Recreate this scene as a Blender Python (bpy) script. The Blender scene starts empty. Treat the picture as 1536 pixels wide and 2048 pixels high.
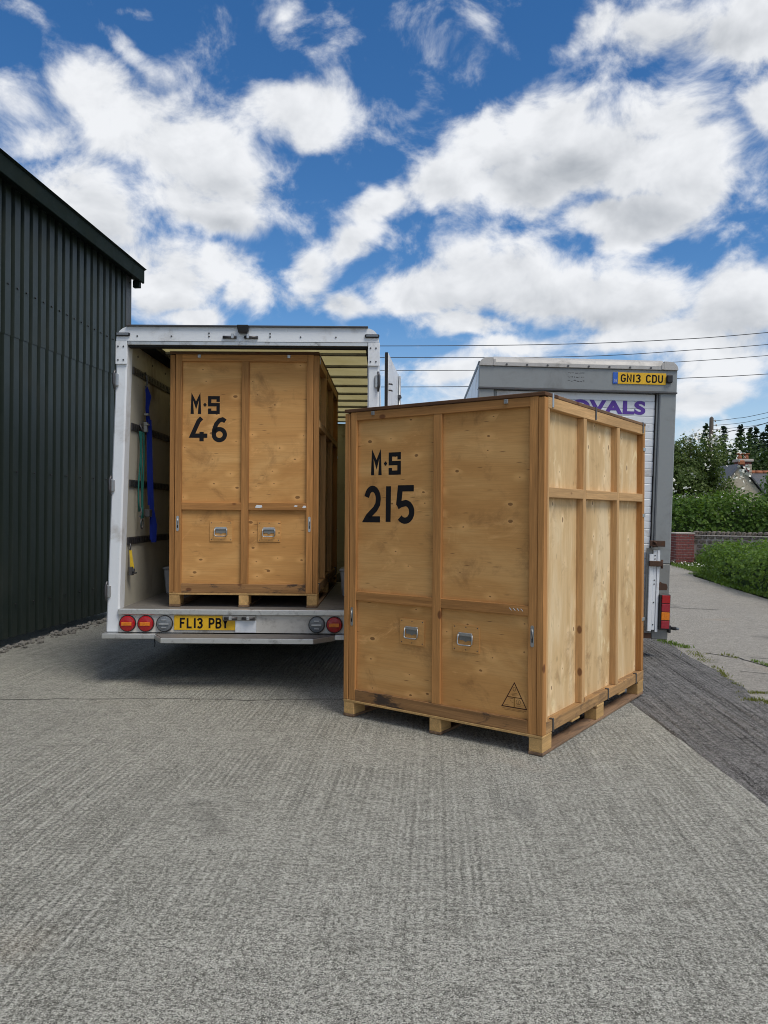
import bpy, bmesh, math, random
import numpy as np
from mathutils import Matrix, Vector
random.seed(7)
RNG = np.random.default_rng(11)
scene = bpy.context.scene
COL = scene.collection
R = math.radians

# ------------------------------------------------------------------ camera
cam_data = bpy.data.cameras.new('camera')
cam = bpy.data.objects.new('camera', cam_data)
COL.objects.link(cam)
cam_data.sensor_fit = 'VERTICAL'
cam_data.sensor_height = 36.0
cam_data.lens = 1514.6 / 2048 * 36.0
cam_data.clip_start = 0.05
cam_data.clip_end = 3000
cam.matrix_world = Matrix.Translation((0, 0, 1.5)) @ Matrix.Rotation(R(90) - 0.0012, 4, 'X') @ Matrix.Rotation(0.0073, 4, 'Z')
scene.camera = cam
scene.render.resolution_x, scene.render.resolution_y = 768, 1024

# ------------------------------------------------------------------ light and exposure
SUN_EL, SUN_AZ = R(57), R(136)          # azimuth from +Y towards +X: behind the camera, to the right
sun_data = bpy.data.lights.new('sun', 'SUN')
sun_data.energy = 1.5
sun_data.angle = R(26)
sun_data.color = (1.0, 0.92, 0.80)
sun = bpy.data.objects.new('sun', sun_data)
COL.objects.link(sun)
sd = Vector((math.cos(SUN_EL) * math.sin(SUN_AZ), math.cos(SUN_EL) * math.cos(SUN_AZ), math.sin(SUN_EL)))
sun.rotation_euler = (-sd).to_track_quat('-Z', 'Y').to_euler()
sun.location = sd * 40
scene.view_settings.view_transform = 'Standard'
scene.view_settings.look = 'None'
scene.view_settings.exposure = 0.62
scene.view_settings.gamma = 1.0
scene.view_settings.use_curve_mapping = False


# ------------------------------------------------------------------ node helpers
class NT:
    def __init__(s, tree):
        s.t = tree
        s.n = tree.nodes
        s.l = tree.links

    def add(s, kind, **kw):
        n = s.n.new(kind)
        for k, v in kw.items():
            setattr(n, k, v)
        return n

    def link(s, a, b):
        s.l.new(a, b)

    def setin(s, sock, v):
        if hasattr(v, 'is_output') or hasattr(v, 'links'):
            s.l.new(v, sock)
        else:
            sock.default_value = v

    def math(s, op, a, b=None, c=None, clamp=False):
        n = s.n.new('ShaderNodeMath')
        n.operation = op
        n.use_clamp = clamp
        s.setin(n.inputs[0], a)
        if b is not None: s.setin(n.inputs[1], b)
        if c is not None: s.setin(n.inputs[2], c)
        return n.outputs[0]

    def vmath(s, op, a, b=None, out=0):
        n = s.n.new('ShaderNodeVectorMath')
        n.operation = op
        s.setin(n.inputs[0], a)
        if b is not None: s.setin(n.inputs[1], b)
        return n.outputs['Value'] if op in ('DOT_PRODUCT', 'LENGTH') else n.outputs[0]

    def mapping(s, v, loc=(0, 0, 0), rot=(0, 0, 0), sc=(1, 1, 1)):
        n = s.n.new('ShaderNodeMapping')
        s.l.new(v, n.inputs[0])
        n.inputs[1].default_value = loc
        n.inputs[2].default_value = rot
        n.inputs[3].default_value = sc
        return n.outputs[0]

    def noise(s, v, scale, detail=4, rough=0.55, dist=0.0, out='Fac'):
        n = s.n.new('ShaderNodeTexNoise')
        s.l.new(v, n.inputs['Vector'])
        n.inputs['Scale'].default_value = scale
        n.inputs['Detail'].default_value = detail
        n.inputs['Roughness'].default_value = rough
        n.inputs['Distortion'].default_value = dist
        return n.outputs[out]

    def voro(s, v, scale, rnd=1.0, feature='F1'):
        n = s.n.new('ShaderNodeTexVoronoi')
        n.feature = feature
        s.l.new(v, n.inputs['Vector'])
        n.inputs['Scale'].default_value = scale
        n.inputs['Randomness'].default_value = rnd
        return n

    def ramp(s, fac, stops):
        n = s.n.new('ShaderNodeValToRGB')
        s.l.new(fac, n.inputs[0])
        e = n.color_ramp.elements
        while len(e) < len(stops):
            e.new(0.5)
        for i, (p, c) in enumerate(stops):
            e[i].position = p
            e[i].color = (*c, 1) if len(c) == 3 else c
        return n.outputs[0]

    def mix(s, fac, a, b, mode='MIX', clamp=True):
        n = s.n.new('ShaderNodeMix')
        n.data_type = 'RGBA'
        n.blend_type = mode
        n.clamp_factor = clamp
        s.setin(n.inputs[0], fac)
        s.setin(n.inputs[6], a if not isinstance(a, tuple) else (*a, 1))
        s.setin(n.inputs[7], b if not isinstance(b, tuple) else (*b, 1))
        return n.outputs[2]

    def smooth(s, v, a, b, lo=0.0, hi=1.0):
        n = s.n.new('ShaderNodeMapRange')
        n.interpolation_type = 'SMOOTHSTEP'
        s.l.new(v, n.inputs[0])
        n.inputs[1].default_value = a
        n.inputs[2].default_value = b
        n.inputs[3].default_value = lo
        n.inputs[4].default_value = hi
        return n.outputs[0]


# ------------------------------------------------------------------ sky: nishita air with broken cumulus, laid out by compass bearing and height
world = bpy.data.worlds.new('World')
scene.world = world
world.use_nodes = True
w = NT(world.node_tree)
w.n.clear()
w_out = w.add('ShaderNodeOutputWorld')
w_bg = w.add('ShaderNodeBackground')
w.link(w_bg.outputs[0], w_out.inputs[0])
w_bg.inputs[1].default_value = 0.085
sky = w.add('ShaderNodeTexSky')
sky.sky_type = 'NISHITA'
sky.sun_disc = False
sky.sun_elevation = SUN_EL
sky.sun_rotation = SUN_AZ
sky.altitude = 100
sky.air_density = 1.0
sky.dust_density = 0.2
sky.ozone_density = 2.2
tc = w.add('ShaderNodeTexCoord')
D = tc.outputs['Generated']
sep = w.add('ShaderNodeSeparateXYZ')
w.link(D, sep.inputs[0])
az = w.math('ARCTAN2', sep.outputs[0], sep.outputs[1])
el = w.math('ARCSINE', sep.outputs[2])
cmb = w.add('ShaderNodeCombineXYZ')
w.link(az, cmb.inputs[0])
w.link(el, cmb.inputs[1])
PC = w.mapping(D, sc=(1.0, 1.0, 1.35))                    # billows a little flatter than they are wide
warp = w.noise(PC, 7.0, 3, 0.62, 0, out='Color')
warp = w.vmath('SUBTRACT', warp, (0.5, 0.5, 0.5))
wsc = w.add('ShaderNodeVectorMath', operation='SCALE')
w.link(warp, wsc.inputs[0])
wsc.inputs['Scale'].default_value = 0.085
AE = w.vmath('ADD', cmb.outputs[0], wsc.outputs[0])
# bearing (deg, right of the yard's axis), height (deg), half sizes (deg), tilt (deg), weight
def _pix(px, py, rx, ry, rot, wt):
    """a cloud read off the photograph as a bearing and a height above the horizon"""
    u, v = (px - 768) / 1514.6, (1022 - py) / 1514.6
    ry *= 1.2 if py > 480 else 1.0
    b_, e_ = math.atan(u), math.atan2(v, math.hypot(1, u))
    return (math.degrees(b_), math.degrees(e_), math.degrees(1.12 * rx / 1514.6 / (1 + u * u)), math.degrees(1.15 * ry / 1514.6 * math.cos(e_) ** 2), rot, wt)
BL = [_pix(*q) for q in [
    (40, 225, 120, 65, 0, .62), (60, 35, 120, 45, -15, .60), (230, 10, 110, 28, 0, .42), (590, 15, 45, 28, 30, .40),
    (220, 225, 160, 90, -10, .85), (360, 300, 190, 75, 5, 1.0), (100, 300, 90, 40, 0, .65), (260, 115, 110, 42, -35, .60), (590, 235, 160, 58, 8, 1.0), (440, 350, 120, 85, 10, 1.0), (410, 430, 100, 50, -10, 1.0),
    (190, 430, 115, 70, -20, 1.0), (320, 560, 95, 65, 0, 1.0), (430, 545, 80, 45, 12, .85), (380, 645, 80, 24, 0, .85), (480, 585, 55, 45, 20, .75),
    (700, 495, 78, 38, 25, 1.0), (615, 560, 80, 50, 35, 1.0), (690, 605, 80, 30, -8, .95),
    (790, 420, 100, 40, 8, .95), (890, 370, 110, 52, 20, 1.0), (970, 260, 90, 60, 35, .80), (1090, 240, 100, 80, 0, 1.0), (1060, 340, 170, 80, 0, 1.0), (1210, 310, 190, 100, -8, 1.0), (1370, 320, 130, 105, -25, 1.0), (1270, 430, 150, 50, -3, 1.0),
    (1200, 55, 90, 45, 10, .75), (1330, 50, 160, 60, 0, 1.0), (1480, 40, 150, 80, 0, 1.0), (1525, 225, 58, 62, 0, .95),
    (840, 570, 110, 50, 14, 1.0), (970, 545, 140, 60, 4, 1.0), (1110, 585, 170, 55, -6, 1.0), (940, 650, 140, 28, -4, .85), (1260, 600, 150, 60, 0, 1.0), (1450, 600, 150, 75, 5, 1.0), (1330, 675, 260, 36, 0, .90), (1040, 695, 150, 28, 0, .75), (1480, 700, 160, 38, 0, .80),
    (880, 750, 150, 34, 0, .75), (1420, 785, 140, 34, 0, .80), (1100, 805, 320, 36, 0, .65), (1450, 865, 200, 28, 0, .55), (840, 205, 80, 22, 20, .28),
]]
# the grey undersides of the larger clouds
SH = [_pix(*q) for q in [
    (1110, 345, 130, 55, 0, .85), (1250, 420, 150, 38, -4, .60), (1390, 380, 80, 50, 0, .40), (440, 390, 120, 38, 0, .45), (420, 450, 85, 22, 0, .55), (620, 615, 110, 24, 0, .50),
    (940, 605, 160, 34, 0, .55), (1200, 630, 180, 30, 0, .55), (1450, 645, 150, 34, 0, .50), (1380, 85, 190, 40, 0, .60), (200, 480, 100, 32, 0, .45), (330, 605, 95, 24, 0, .45),
]]
def ellipses(lst, src, smooth):
    tot = None
    cur = src
    for i_, (ba, be, sx, sy, rt, wt) in enumerate(lst):
        if i_ and i_ % 12 == 0:                          # keep the evaluation sequential so that the shader stack stays small
            cur = w.vmath('ADD', src, w.vmath('MULTIPLY', tot, (0.0, 0.0, 1e-9)))
        mp = w.add('ShaderNodeMapping', vector_type='TEXTURE')
        w.link(cur, mp.inputs[0])
        mp.inputs[1].default_value = (R(ba), R(be), -math.sqrt(max(0.0, math.log(min(wt, 1.0)) / math.log(0.30))))   # weight folded into the unused axis
        mp.inputs[2].default_value = (0, 0, R(rt))
        mp.inputs[3].default_value = (R(sx), R(sy), 1)
        g = w.math('POWER', 0.30, w.vmath('DOT_PRODUCT', mp.outputs[0], mp.outputs[0]))
        tot = g if tot is None else w.math('SMOOTH_MAX', tot, g, smooth)
    return tot
acc = ellipses(BL, AE, 0.22)
under = ellipses(SH, AE, 0.15)
fb = w.noise(PC, 12.0, 7, 0.60, 0.3)
fbig = w.noise(PC, 3.2, 2, 0.5, 0.2)
away = w.math('MULTIPLY_ADD', w.math('SUBTRACT', fbig, 0.47), 5.0, 0.35)     # the same broken cloud all round
front = w.math('MULTIPLY', w.smooth(w.math('ABSOLUTE', az), 0.50, 0.75, 1.0, 0.0), w.smooth(el, 0.64, 0.85, 1.0, 0.0))
wm = w.add('ShaderNodeMix', data_type='FLOAT')
w.link(front, wm.inputs[0]); w.link(away, wm.inputs[2]); w.link(acc, wm.inputs[3])
dens = w.math('MULTIPLY_ADD', w.math('SUBTRACT', fb, 0.5), 1.75, wm.outputs[0])
alpha = w.smooth(dens, 0.17, 0.72)
fs = w.noise(w.vmath('ADD', PC, (0.016, -0.006, 0.028)), 12.0, 4, 0.60, 0.3)     # the same billows a little towards the sun
shade = w.math('MULTIPLY_ADD', w.math('SUBTRACT', fs, fb), 1.3, under)
shade = w.math('MULTIPLY_ADD', w.smooth(dens, 0.55, 1.4), 0.18, shade, clamp=True)
ccol = w.mix(shade, (6.7, 6.85, 7.1), (3.2, 3.45, 3.8))
hs = w.add('ShaderNodeHueSaturation')
w.link(sky.outputs[0], hs.inputs['Color'])
hs.inputs['Saturation'].default_value = 1.32
hs.inputs['Hue'].default_value = 0.504
hs.inputs['Value'].default_value = 0.92
air = w.mix(w.smooth(el, 0.0, 0.26, 0.55, 0.0), hs.outputs[0], (4.6, 5.6, 7.0))
w.link(w.mix(alpha, air, ccol), w_bg.inputs[0])
world.cycles.sampling_method = 'MANUAL'
world.cycles.sample_map_resolution = 512
scene.cycles.filter_width = 1.0
scene.cycles.max_bounces = 6
scene.cycles.diffuse_bounces = 4


# ------------------------------------------------------------------ mesh helpers
class MB:
    def __init__(s):
        s.v = []
        s.f = []
        s.sm = []

    def poly(s, pts, faces, smooth=False):
        o = len(s.v)
        s.v += [tuple(p) for p in pts]
        for f in faces:
            s.f.append([o + i for i in f])
            s.sm.append(smooth)
        return s

    def box(s, x0, x1, y0, y1, z0, z1):
        return s.poly([(x0, y0, z0), (x1, y0, z0), (x1, y1, z0), (x0, y1, z0), (x0, y0, z1), (x1, y0, z1), (x1, y1, z1), (x0, y1, z1)],
                      [(3, 2, 1, 0), (4, 5, 6, 7), (0, 1, 5, 4), (1, 2, 6, 5), (2, 3, 7, 6), (3, 0, 4, 7)])

    def hexa(s, bot, top):
        return s.poly(list(bot) + list(top), [(3, 2, 1, 0), (4, 5, 6, 7), (0, 1, 5, 4), (1, 2, 6, 5), (2, 3, 7, 6), (3, 0, 4, 7)])

    def tube(s, pts, rad, n=8, caps=True):
        pts = [Vector(p) for p in pts]
        rr = rad if isinstance(rad, (list, tuple)) else [rad] * len(pts)
        o = len(s.v)
        up = Vector((0, 0, 1))
        for i, p in enumerate(pts):
            d = (pts[min(i + 1, len(pts) - 1)] - pts[max(i - 1, 0)]).normalized()
            a = d.cross(up if abs(d.z) < 0.95 else Vector((1, 0, 0))).normalized()
            b = a.cross(d)
            for k in range(n):
                t = 2 * math.pi * k / n
                s.v.append(tuple(p + (a * math.cos(t) + b * math.sin(t)) * rr[i]))
        for i in range(len(pts) - 1):
            for k in range(n):
                k2 = (k + 1) % n
                s.f.append([o + i * n + k, o + (i + 1) * n + k, o + (i + 1) * n + k2, o + i * n + k2])
                s.sm.append(True)
        if caps:
            s.f.append([o + k for k in range(n)]); s.sm.append(False)
            e = o + (len(pts) - 1) * n
            s.f.append([e + n - 1 - k for k in range(n)]); s.sm.append(False)
        return s

    def prism(s, prof, axis, a, b):
        """profile (2D, counter-clockwise) pushed along an axis: 'x' -> (y,z), 'y' -> (x,z), 'z' -> (x,y)"""
        def put(p, t):
            return {'x': (t, p[0], p[1]), 'y': (p[0], t, p[1]), 'z': (p[0], p[1], t)}[axis]
        n = len(prof)
        return s.poly([put(p, a) for p in prof] + [put(p, b) for p in prof],
                      [tuple(range(n - 1, -1, -1)), tuple(range(n, 2 * n))] + [(i, (i + 1) % n, n + (i + 1) % n, n + i) for i in range(n)])

    def build(s, name, mat, parent=None, bevel=0.0, seg=1):
        me = bpy.data.meshes.new(name)
        me.from_pydata(s.v, [], s.f)
        me.polygons.foreach_set('use_smooth', s.sm)
        bm = bmesh.new()
        bm.from_mesh(me)
        bmesh.ops.recalc_face_normals(bm, faces=bm.faces)
        if bevel:
            ed = [e for e in bm.edges if len(e.link_faces) == 2 and e.calc_face_angle(0) > 0.5]
            bmesh.ops.bevel(bm, geom=ed, offset=bevel, segments=seg, affect='EDGES', profile=0.5, clamp_overlap=True)
        bm.to_mesh(me)
        bm.free()
        if mat: me.materials.append(mat)
        o = bpy.data.objects.new(name, me)
        COL.objects.link(o)
        if parent: o.parent = parent
        return o


def boxo(name, mat, parent, b, bevel=0.0):
    return MB().box(*b).build(name, mat, parent, bevel)


def empty(name, loc=(0, 0, 0), rot=(0, 0, 0)):
    o = bpy.data.objects.new(name, None)
    COL.objects.link(o)
    o.location = loc
    o.rotation_euler = rot
    o.empty_display_size = 0.3
    return o


def tag(o, label=None, cat=None, group=None, kind=None):
    if label: o['label'] = label
    if cat: o['category'] = cat
    if group: o['group'] = group
    if kind: o['kind'] = kind
    return o


def raw_mesh(name, verts, faces, mat, parent=None, smooth=False):
    """fast path for large meshes: verts (n,3), faces (m,k) arrays"""
    verts = np.asarray(verts, dtype=np.float32)
    faces = np.asarray(faces, dtype=np.int32)
    me = bpy.data.meshes.new(name)
    me.vertices.add(len(verts))
    me.vertices.foreach_set('co', verts.ravel())
    k = faces.shape[1]
    me.loops.add(faces.size)
    me.loops.foreach_set('vertex_index', faces.ravel())
    me.polygons.add(len(faces))
    me.polygons.foreach_set('loop_start', np.arange(0, faces.size, k, dtype=np.int32))
    me.polygons.foreach_set('use_smooth', np.full(len(faces), smooth))
    me.update(calc_edges=True)
    if mat: me.materials.append(mat)
    o = bpy.data.objects.new(name, me)
    COL.objects.link(o)
    if parent: o.parent = parent
    return o


# ------------------------------------------------------------------ materials
def mat(name):
    m = bpy.data.materials.new(name)
    m.use_nodes = True
    t = NT(m.node_tree)
    b = t.n['Principled BSDF']
    return m, t, b


def objcoord(t, jitter=True):
    c = t.add('ShaderNodeTexCoord').outputs['Object']
    if not jitter:
        return c
    oi = t.add('ShaderNodeObjectInfo')
    k = t.math('MULTIPLY', oi.outputs['Random'], 37.0)
    return t.vmath('ADD', c, t.vmath('MULTIPLY', (1.0, 1.7, 0.6), k) if False else _vec(t, k))


def _vec(t, k):
    n = t.add('ShaderNodeCombineXYZ')
    t.link(k, n.inputs[0]); t.link(k, n.inputs[1]); t.link(k, n.inputs[2])
    return n.outputs[0]


def bump(t, b, h, strength, dist=0.01):
    n = t.add('ShaderNodeBump')
    n.inputs['Strength'].default_value = strength
    n.inputs['Distance'].default_value = dist
    t.link(h, n.inputs['Height'])
    t.link(n.outputs[0], b.inputs['Normal'])


def painted(name, col, rough=0.45, dirt=0.25, dcol=(0.16, 0.13, 0.10), metal=0.0, scale=3.0, var=0.06):
    m, t, b = mat(name)
    c = objcoord(t)
    n1 = t.noise(c, scale, 8, 0.65, 0.4)
    n2 = t.noise(c, scale * 14, 4, 0.6)
    f = t.math('MULTIPLY', t.smooth(n1, 0.50, 0.78), dirt * 1.6, clamp=True)
    base = t.mix(t.math('MULTIPLY', n2, 1.0), tuple(max(0, v * (1 - var)) for v in col), tuple(v * (1 + var) for v in col))
    spots = t.math('MULTIPLY', t.smooth(n2, 0.68, 0.76), dirt)
    fac = t.math('MAXIMUM', f, spots)
    t.link(t.mix(fac, base, dcol), b.inputs['Base Color'])
    t.link(t.smooth(n1, 0.3, 0.8, rough * 0.8, min(1, rough * 1.3)), b.inputs['Roughness'])
    b.inputs['Metallic'].default_value = metal
    bump(t, b, n2, 0.08, 0.004)
    return m


def plain(name, col, rough=0.5, metal=0.0, spec=0.5):
    m, t, b = mat(name)
    c = objcoord(t)
    n = t.noise(c, 22, 4, 0.6)
    t.link(t.mix(n, tuple(v * 0.82 for v in col), tuple(v * 1.15 for v in col)), b.inputs['Base Color'])
    b.inputs['Roughness'].default_value = rough
    b.inputs['Metallic'].default_value = metal
    b.inputs['Specular IOR Level'].default_value = spec
    return m


def plywood(name, c_dark, c_mid, c_pale, vertical, knots=0.55, flare=0.5):
    m, t, b = mat(name)
    c = objcoord(t)
    s1 = (3.2, 3.2, 0.75) if vertical else (0.8, 0.8, 2.8)
    g1 = (60, 60, 2.0) if vertical else (2.0, 2.0, 60)
    v1 = t.mapping(c, sc=s1)
    n1 = t.noise(v1, 1.3, 6, 0.62, 1.0)
    base = t.ramp(n1, [(0.30, c_dark), (0.50, c_mid), (0.68, c_pale)])
    gr = t.noise(t.mapping(c, sc=g1), 2.0, 4, 0.6, 0.2)
    base = t.mix(t.smooth(gr, 0.34, 0.60, 0.16, 0.0), base, tuple(v * 0.55 for v in c_dark))
    v2 = t.mapping(c, sc=(2.4, 2.4, 0.9) if vertical else (1.1, 1.1, 2.6))
    n2 = t.noise(v2, 1.7, 5, 0.7, 1.8)
    base = t.mix(t.math('MULTIPLY', t.smooth(n2, 0.57, 0.76), flare), base, tuple(min(1, v * 1.38 + 0.03) for v in c_pale))
    # knots on the face of the sheet: scattered cells, dark heart with a pale halo
    sx_ = t.add('ShaderNodeSeparateXYZ'); t.link(c, sx_.inputs[0])
    fl = t.add('ShaderNodeCombineXYZ')
    t.link(sx_.outputs[1 if vertical else 0], fl.inputs[0]); t.link(sx_.outputs[2], fl.inputs[1])
    face = t.vmath('ADD', fl.outputs[0], t.vmath('MULTIPLY', t.noise(c, 14, 2, 0.5, 0, 'Color'), (0.012, 0.012, 0.0)))
    k = t.voro(t.mapping(face, sc=(1.7, 1.0, 1) if vertical else (1.0, 1.7, 1)), 5.2)
    k.voronoi_dimensions = '2D'
    keep = t.smooth(t.vmath('DOT_PRODUCT', k.outputs['Color'], (0.5, 0.5, 0)), 1 - knots, 1 - knots + 0.02)
    halo = t.math('MULTIPLY', t.smooth(k.outputs['Distance'], 0.04, 0.38, 0.50, 0.0), keep)
    base = t.mix(halo, base, tuple(min(1, v * 1.25) for v in c_pale))
    size = t.math('MULTIPLY_ADD', t.math('POWER', t.vmath('DOT_PRODUCT', k.outputs['Color'], (0, 0, 1)), 3.0), 0.085, 0.032)
    core = t.math('MULTIPLY', t.math('LESS_THAN', k.outputs['Distance'], size), keep)
    base = t.mix(t.math('MULTIPLY', core, 0.72), base, (0.10, 0.040, 0.016))
    # short dark splits along the grain
    sp = t.voro(t.mapping(face, sc=(9, 1.0, 1) if vertical else (1.0, 9, 1)), 4.5)
    sp.voronoi_dimensions = '2D'
    keep2 = t.math('GREATER_THAN', t.vmath('DOT_PRODUCT', sp.outputs['Color'], (0, 1, 0)), 0.925)
    split = t.math('MULTIPLY', t.smooth(sp.outputs['Distance'], 0.03, 0.13, 0.75, 0.0), keep2)
    base = t.mix(split, base, (0.12, 0.055, 0.024))
    grime = t.noise(c, 3.1, 7, 0.7, 0.5)
    base = t.mix(t.smooth(grime, 0.53, 0.70, 0.0, 0.46), base, (0.22, 0.105, 0.040))
    t.link(base, b.inputs['Base Color'])
    t.link(t.smooth(n1, 0.3, 0.7, 0.66, 0.85), b.inputs['Roughness'])
    b.inputs['Specular IOR Level'].default_value = 0.2
    bump(t, b, t.math('ADD', gr, t.math('MULTIPLY', core, -1.5)), 0.16, 0.003)
    return m


def lumber(name, col, axis, stain=0.0, dark=0.6):
    m, t, b = mat(name)
    c = objcoord(t)
    st = {'x': (0.7, 14, 14), 'y': (14, 0.7, 14), 'z': (14, 14, 0.7)}[axis]
    fi = {'x': (3, 90, 90), 'y': (90, 3, 90), 'z': (90, 90, 3)}[axis]
    n1 = t.noise(t.mapping(c, sc=st), 1.2, 5, 0.6, 0.8)
    n2 = t.noise(t.mapping(c, sc=fi), 1.6, 4, 0.65)
    oi = t.add('ShaderNodeObjectInfo')
    base = t.ramp(n1, [(0.25, tuple(v * dark for v in col)), (0.5, col), (0.75, tuple(min(1, v * 1.35) for v in col))])
    base = t.mix(t.smooth(n2, 0.35, 0.7, 0.35, 0.0), base, tuple(v * 0.4 for v in col))
    kv = t.mapping(c, sc={'x': (0.6, 1, 1), 'y': (1, 0.6, 1), 'z': (1, 1, 0.6)}[axis])
    k = t.voro(kv, 7.5)
    keep = t.math('GREATER_THAN', t.vmath('DOT_PRODUCT', k.outputs['Color'], (1, 0, 0)), 0.60)
    core = t.math('MULTIPLY', t.smooth(k.outputs['Distance'], 0.09, 0.16, 0.75, 0.0), keep)
    base = t.mix(core, base, (0.10, 0.032, 0.016))
    if stain:
        sv = t.noise(t.mapping(c, sc={'x': (1, 3, 3), 'y': (3, 1, 3), 'z': (3, 3, 1)}[axis]), 3.4, 6, 0.7, 0.6)
        base = t.mix(t.smooth(sv, 0.50, 0.62, 0.0, stain), base, (0.055, 0.045, 0.040))
    hv = t.add('ShaderNodeHueSaturation')
    t.link(base, hv.inputs['Color'])
    t.link(t.math('MULTIPLY_ADD', oi.outputs['Random'], 0.34, 0.82), hv.inputs['Value'])
    t.link(hv.outputs[0], b.inputs['Base Color'])
    b.inputs['Roughness'].default_value = 0.8
    b.inputs['Specular IOR Level'].default_value = 0.2
    bump(t, b, n2, 0.25, 0.003)
    return m


M = {}
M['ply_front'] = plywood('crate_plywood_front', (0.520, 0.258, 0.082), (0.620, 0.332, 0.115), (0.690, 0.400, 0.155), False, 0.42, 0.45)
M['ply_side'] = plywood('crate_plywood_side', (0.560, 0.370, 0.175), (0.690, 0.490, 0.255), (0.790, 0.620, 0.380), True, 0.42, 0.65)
M['ply_dull'] = plywood('crate_plywood_aged', (0.30, 0.165, 0.070), (0.37, 0.21, 0.095), (0.42, 0.25, 0.12), True, 0.4, 0.4)
LUM = (0.490, 0.240, 0.082)
for a_ in 'xyz':
    M['lum_' + a_] = lumber('pine_' + a_, LUM, a_)
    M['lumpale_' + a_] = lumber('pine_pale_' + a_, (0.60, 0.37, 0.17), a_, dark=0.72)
M['lum_stain'] = lumber('pine_stained', (0.400, 0.215, 0.090), 'x', 0.9)
M['lum_stain_y'] = lumber('pine_scuffed', (0.42, 0.25, 0.11), 'y', 0.45)
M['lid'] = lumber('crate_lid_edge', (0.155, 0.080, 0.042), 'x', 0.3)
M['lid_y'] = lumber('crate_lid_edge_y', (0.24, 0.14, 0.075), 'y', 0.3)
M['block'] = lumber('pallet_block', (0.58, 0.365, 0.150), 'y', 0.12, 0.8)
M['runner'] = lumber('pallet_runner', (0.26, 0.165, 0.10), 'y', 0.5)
M['zinc'] = painted('zinc_plated_steel', (0.50, 0.52, 0.53), 0.42, 0.25, (0.22, 0.19, 0.16), 0.85, 20)
M['steel_dark'] = painted('worn_dark_steel', (0.10, 0.10, 0.105), 0.45, 0.3, (0.13, 0.07, 0.04), 0.7, 18)
M['ink'] = plain('black_stencil_paint', (0.011, 0.011, 0.013), 0.75, 0, 0.2)
M['ink_brown'] = plain('brown_printed_ink', (0.055, 0.022, 0.014), 0.8, 0, 0.2)
M['gold_ink'] = plain('ochre_ink', (0.19, 0.10, 0.015), 0.8, 0, 0.2)
M['van_white'] = painted('van_white_paint', (0.76, 0.80, 0.84), 0.42, 0.42, (0.33, 0.30, 0.26), 0, 3.4, 0.03)
M['van_dirty'] = painted('van_dirty_white_panel', (0.62, 0.60, 0.55), 0.5, 0.6, (0.17, 0.14, 0.11), 0, 4.5, 0.05)
M['van_grey'] = painted('van_grey_paint', (0.25, 0.27, 0.275), 0.42, 0.35, (0.09, 0.08, 0.07), 0, 2.4, 0.05)
M['galv'] = painted('galvanised_grey', (0.23, 0.235, 0.225), 0.5, 0.5, (0.13, 0.10, 0.075), 0.3, 6, 0.12)
M['alu'] = painted('dull_aluminium', (0.60, 0.61, 0.60), 0.40, 0.55, (0.12, 0.10, 0.085), 0.75, 9, 0.08)
M['cap_grey'] = painted('roof_cap_weathered', (0.47, 0.46, 0.44), 0.5, 0.45, (0.20, 0.19, 0.16), 0.1, 5, 0.08)
M['rubber'] = plain('black_rubber', (0.018, 0.018, 0.019), 0.7, 0, 0.3)
M['black'] = plain('black_plastic', (0.016, 0.016, 0.018), 0.4)
M['chassis'] = plain('chassis_black', (0.010, 0.010, 0.011), 0.8, 0, 0.2)
M['wall_lining'] = painted('grp_wall_lining', (0.43, 0.41, 0.34), 0.6, 0.75, (0.17, 0.14, 0.10), 0, 1.8, 0.06)
M['van_floor'] = painted('van_floor_board', (0.165, 0.155, 0.145), 0.6, 0.5, (0.08, 0.07, 0.06), 0, 5, 0.15)
M['yellow_plate'] = plain('yellow_reflective_plate', (0.78, 0.46, 0.012), 0.45)
M['blue_band'] = plain('blue_plate_band', (0.03, 0.12, 0.50), 0.5)
M['purple'] = plain('purple_vinyl', (0.105, 0.040, 0.33), 0.5)
M['rust'] = painted('rusty_iron', (0.075, 0.040, 0.026), 0.85, 0.6, (0.15, 0.065, 0.03), 0.2, 22, 0.3)
M['blue_web'] = plain('blue_webbing', (0.007, 0.020, 0.19), 0.8, 0, 0.2)
M['green_rope'] = plain('green_rope', (0.015, 0.105, 0.09), 0.8, 0, 0.2)
M['yellow_web'] = plain('yellow_webbing', (0.55, 0.38, 0.03), 0.8, 0, 0.2)
M['tub'] = painted('white_tub', (0.50, 0.52, 0.54), 0.5, 0.3, (0.2, 0.18, 0.15), 0, 8)
M['clad'] = painted('dark_green_cladding', (0.016, 0.025, 0.021), 0.46, 0.40, (0.030, 0.036, 0.029), 0, 1.2, 0.10)
M['clad_trim'] = painted('cladding_trim', (0.006, 0.013, 0.010), 0.75, 0.25, (0.03, 0.035, 0.03), 0, 2, 0.08)
M['clad_trim'].node_tree.nodes['Principled BSDF'].inputs['Specular IOR Level'].default_value = 0.15
M['clad_post'] = painted('cladding_corner', (0.055, 0.058, 0.058), 0.5, 0.3, (0.05, 0.05, 0.045), 0, 2, 0.08)
M['slate'] = painted('roof_slate', (0.085, 0.09, 0.10), 0.6, 0.5, (0.18, 0.17, 0.14), 0, 3, 0.2)
M['terracotta'] = painted('terracotta', (0.36, 0.13, 0.06), 0.8, 0.4, (0.16, 0.10, 0.07), 0, 6, 0.2)
M['render'] = painted('cottage_stonework', (0.45, 0.40, 0.31), 0.9, 0.7, (0.20, 0.17, 0.13), 0, 7, 0.2)
M['brick'] = painted('red_brick', (0.17, 0.045, 0.038), 0.85, 0.3, (0.09, 0.03, 0.03), 0, 9, 0.3)
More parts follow.
